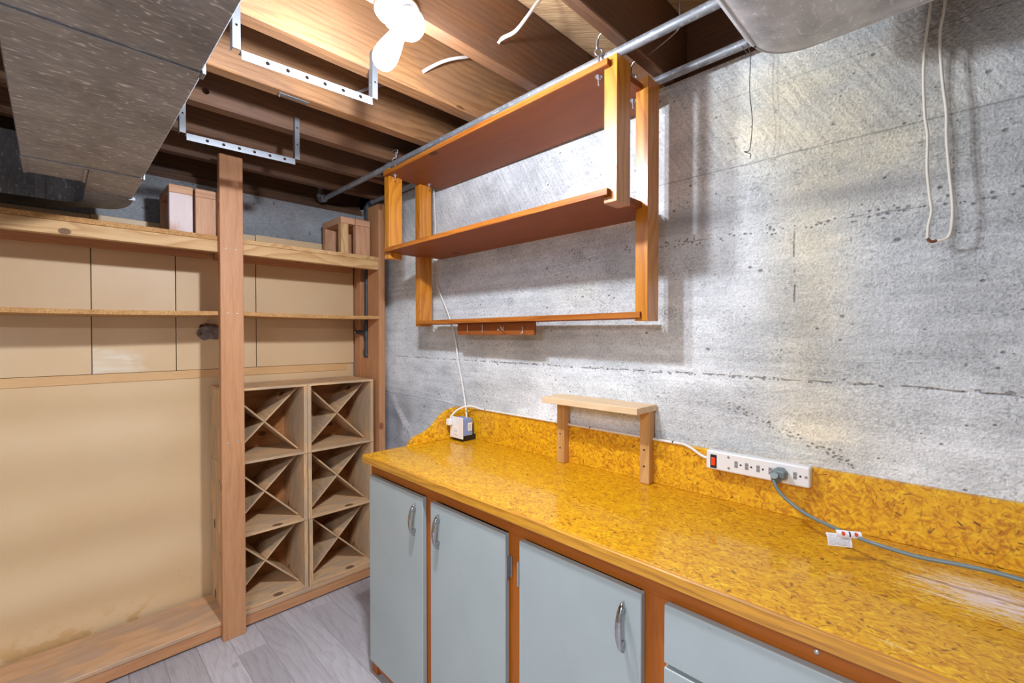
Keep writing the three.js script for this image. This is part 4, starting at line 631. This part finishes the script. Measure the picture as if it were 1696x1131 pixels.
// ------------------------------------------------------------------ loose wires and cable ends
{
  const t = thing('hanging_wire', 'pair of old white wires twisted together at the bottom, hanging on the concrete wall', 'wire');
  const w = (pts) => tube([[1.40, JOIST + 0.05, pts[0][1]], ...pts.map(([y, z]) => [1.382, y, z])], 0.0029, 140, 8);
  part('wire', w([[2.145, -0.060], [2.049, -0.069], [1.976, -0.071], [1.894, -0.068], [1.846, -0.063], [1.772, -0.063], [1.71, -0.058], [1.676, -0.055], [1.643, -0.06], [1.615, -0.061]]), M.cableOld, t);
  part('wire', w([[2.133, -0.037], [2.071, -0.044], [2.025, -0.044], [1.95, -0.039], [1.889, -0.033], [1.83, -0.032], [1.756, -0.027], [1.709, -0.023], [1.669, -0.021], [1.631, -0.023], [1.614, -0.028], [1.61, -0.038], [1.6105, -0.046]]), M.cableOld, t);
  part('bare_ends', tube([[1.382, 1.616, -0.061], [1.380, 1.611, -0.058], [1.381, 1.608, -0.052], [1.382, 1.6105, -0.046]], 0.0032, 16, 8), M.rust, t);
  const u = thing('hanging_wire', 'thin dark wire tied round the rear pipe and dangling with a kinked end', 'wire');
  part('wire', tube([[1.36, 2.224, -0.432], [1.345, 2.222, -0.432], [1.338, 2.205, -0.43], [1.347, 2.188, -0.427], [1.354, 2.16, -0.424], [1.354, 2.071, -0.425], [1.354, 1.987, -0.418], [1.354, 1.922, -0.422], [1.354, 1.907, -0.427], [1.352, 1.908, -0.438], [1.354, 1.903, -0.43], [1.354, 1.897, -0.421], [1.354, 1.885, -0.423]], 0.0011, 140, 6), M.wire, u);
  part('twist', tube([[1.354, 2.165, -0.424], [1.350, 2.185, -0.437], [1.345, 2.2, -0.443], [1.35, 2.222, -0.436]], 0.0009, 24, 6), M.wire, u);
  const flatCable = (pts, w, th) => { const c = curve(pts), n = 40, F = c.computeFrenetFrames(n), P = [], I = []; for (let i = 0; i <= n; i++) { const p = c.getPointAt(i / n), T = F.tangents[i], A = new THREE.Vector3(0, 0, 1), B = new THREE.Vector3().crossVectors(T, A).normalize(); for (let j = 0; j < 12; j++) { const a = j / 12 * 2 * Math.PI; const v = p.clone().addScaledVector(B, Math.cos(a) * w / 2).addScaledVector(A, Math.sin(a) * th / 2); P.push(v.x, v.y, v.z); } } for (let i = 0; i < n; i++) for (let j = 0; j < 12; j++) { const a = i * 12 + j, b = i * 12 + (j + 1) % 12; I.push(a, b, a + 12, b, b + 12, a + 12); } for (const s of [0, n * 12]) for (let j = 1; j < 11; j++) I.push(s, s ? s + j : s + j + 1, s ? s + j + 1 : s + j); const g = new THREE.BufferGeometry(); g.setAttribute('position', new THREE.Float32BufferAttribute(P, 3)); g.setAttribute('uv', new THREE.Float32BufferAttribute(new Float32Array(P.length / 3 * 2), 2)); g.setIndex(I); g.computeVertexNormals(); return g; };
  const a = thing('cable_stub', 'longer white cable stub sticking out of a joist right of the bulbs', 'cable'); part('cable', flatCable([[0.951, 2.278, -1.003], [0.953, 2.286, -0.985], [0.975, 2.302, -0.955], [1.0, 2.345, -0.93], [1.03, 2.395, -0.915], [1.07, 2.45, -0.905]], 0.0105, 0.005), M.cableWhite, a);
  const b = thing('cable_stub', 'white cable stub between the joists close to the bulbs', 'cable'); part('cable', flatCable([[0.883, 2.284, -1.30], [0.905, 2.303, -1.285], [0.945, 2.333, -1.272], [0.99, 2.36, -1.265], [1.06, 2.40, -1.27], [1.09, 2.44, -1.28]], 0.0105, 0.005), M.cableWhite, b);
  const c = thing('cable_stub', 'grey cable stub in the dark joist bay behind the nearer bracket', 'cable'); part('cable', flatCable([[0.80, 2.30, -1.625], [0.84, 2.325, -1.60], [0.90, 2.36, -1.59], [0.98, 2.39, -1.60], [1.04, 2.43, -1.61]], 0.0105, 0.005), M.slot, c);
  const d = thing('bent_wire', 'bent stiff wire poking down beside the front pipe near the duct', 'wire'); part('wire', tube([[1.25, 2.23, -0.675], [1.22, 2.228, -0.6], [1.205, 2.232, -0.56], [1.202, 2.25, -0.555], [1.202, 2.33, -0.555]], 0.0022, 40, 8), M.steel, d);
}
{
  function lump(label, x, y, z, r, seed, sy = 0.8) { const t = thing('mortar_lump', label, 'mortar', [x, y, z]); const g = new THREE.IcosahedronGeometry(r, 4), p = g.attributes.position; for (let i = 0; i < p.count; i++) { const v = new THREE.Vector3().fromBufferAttribute(p, i), n = v.clone().normalize(); const k = 0.62 + 0.75 * fbm(n.x * 2.2 + 9, n.y * 2.2 + n.z * 1.7 + 9, BIG, BIG, seed, 3); v.multiplyScalar(k); p.setXYZ(i, v.x * 1.1, v.y * sy, Math.max(v.z * 0.5, -0.002)); } g.computeVertexNormals(); part('lump', boxUV(g, 0.1), M.mortar, t); return t; }
  const t = lump('crumbly grey mortar lump round a pipe hole beside the tall post', 0.562, 1.418, PANELZ + 0.003, 0.052, 7, 0.75);
  part('nail', rod([-0.012, 0.055, 0.003], [0.024, 0.054, 0.03], 0.0022, 8), M.nailHead, t); part('iron_strip', cbox(-0.03, 0.025, 0.031, 0.036, 0.0, 0.022, 0.001), M.rust, t); part('rusty_stub', rod([-0.034, -0.006, 0], [-0.05, -0.016, 0.03], 0.007, 12), M.rust, t);
  lump('small grey mortar lump on the shelf edge under the big duct', 0.075, 1.872, -2.63, 0.022, 21, 0.8);
}

scene.traverse((o) => { if (o.isMesh) { o.castShadow = true; o.receiveShadow = true; } });
renderer.render(scene, camera);
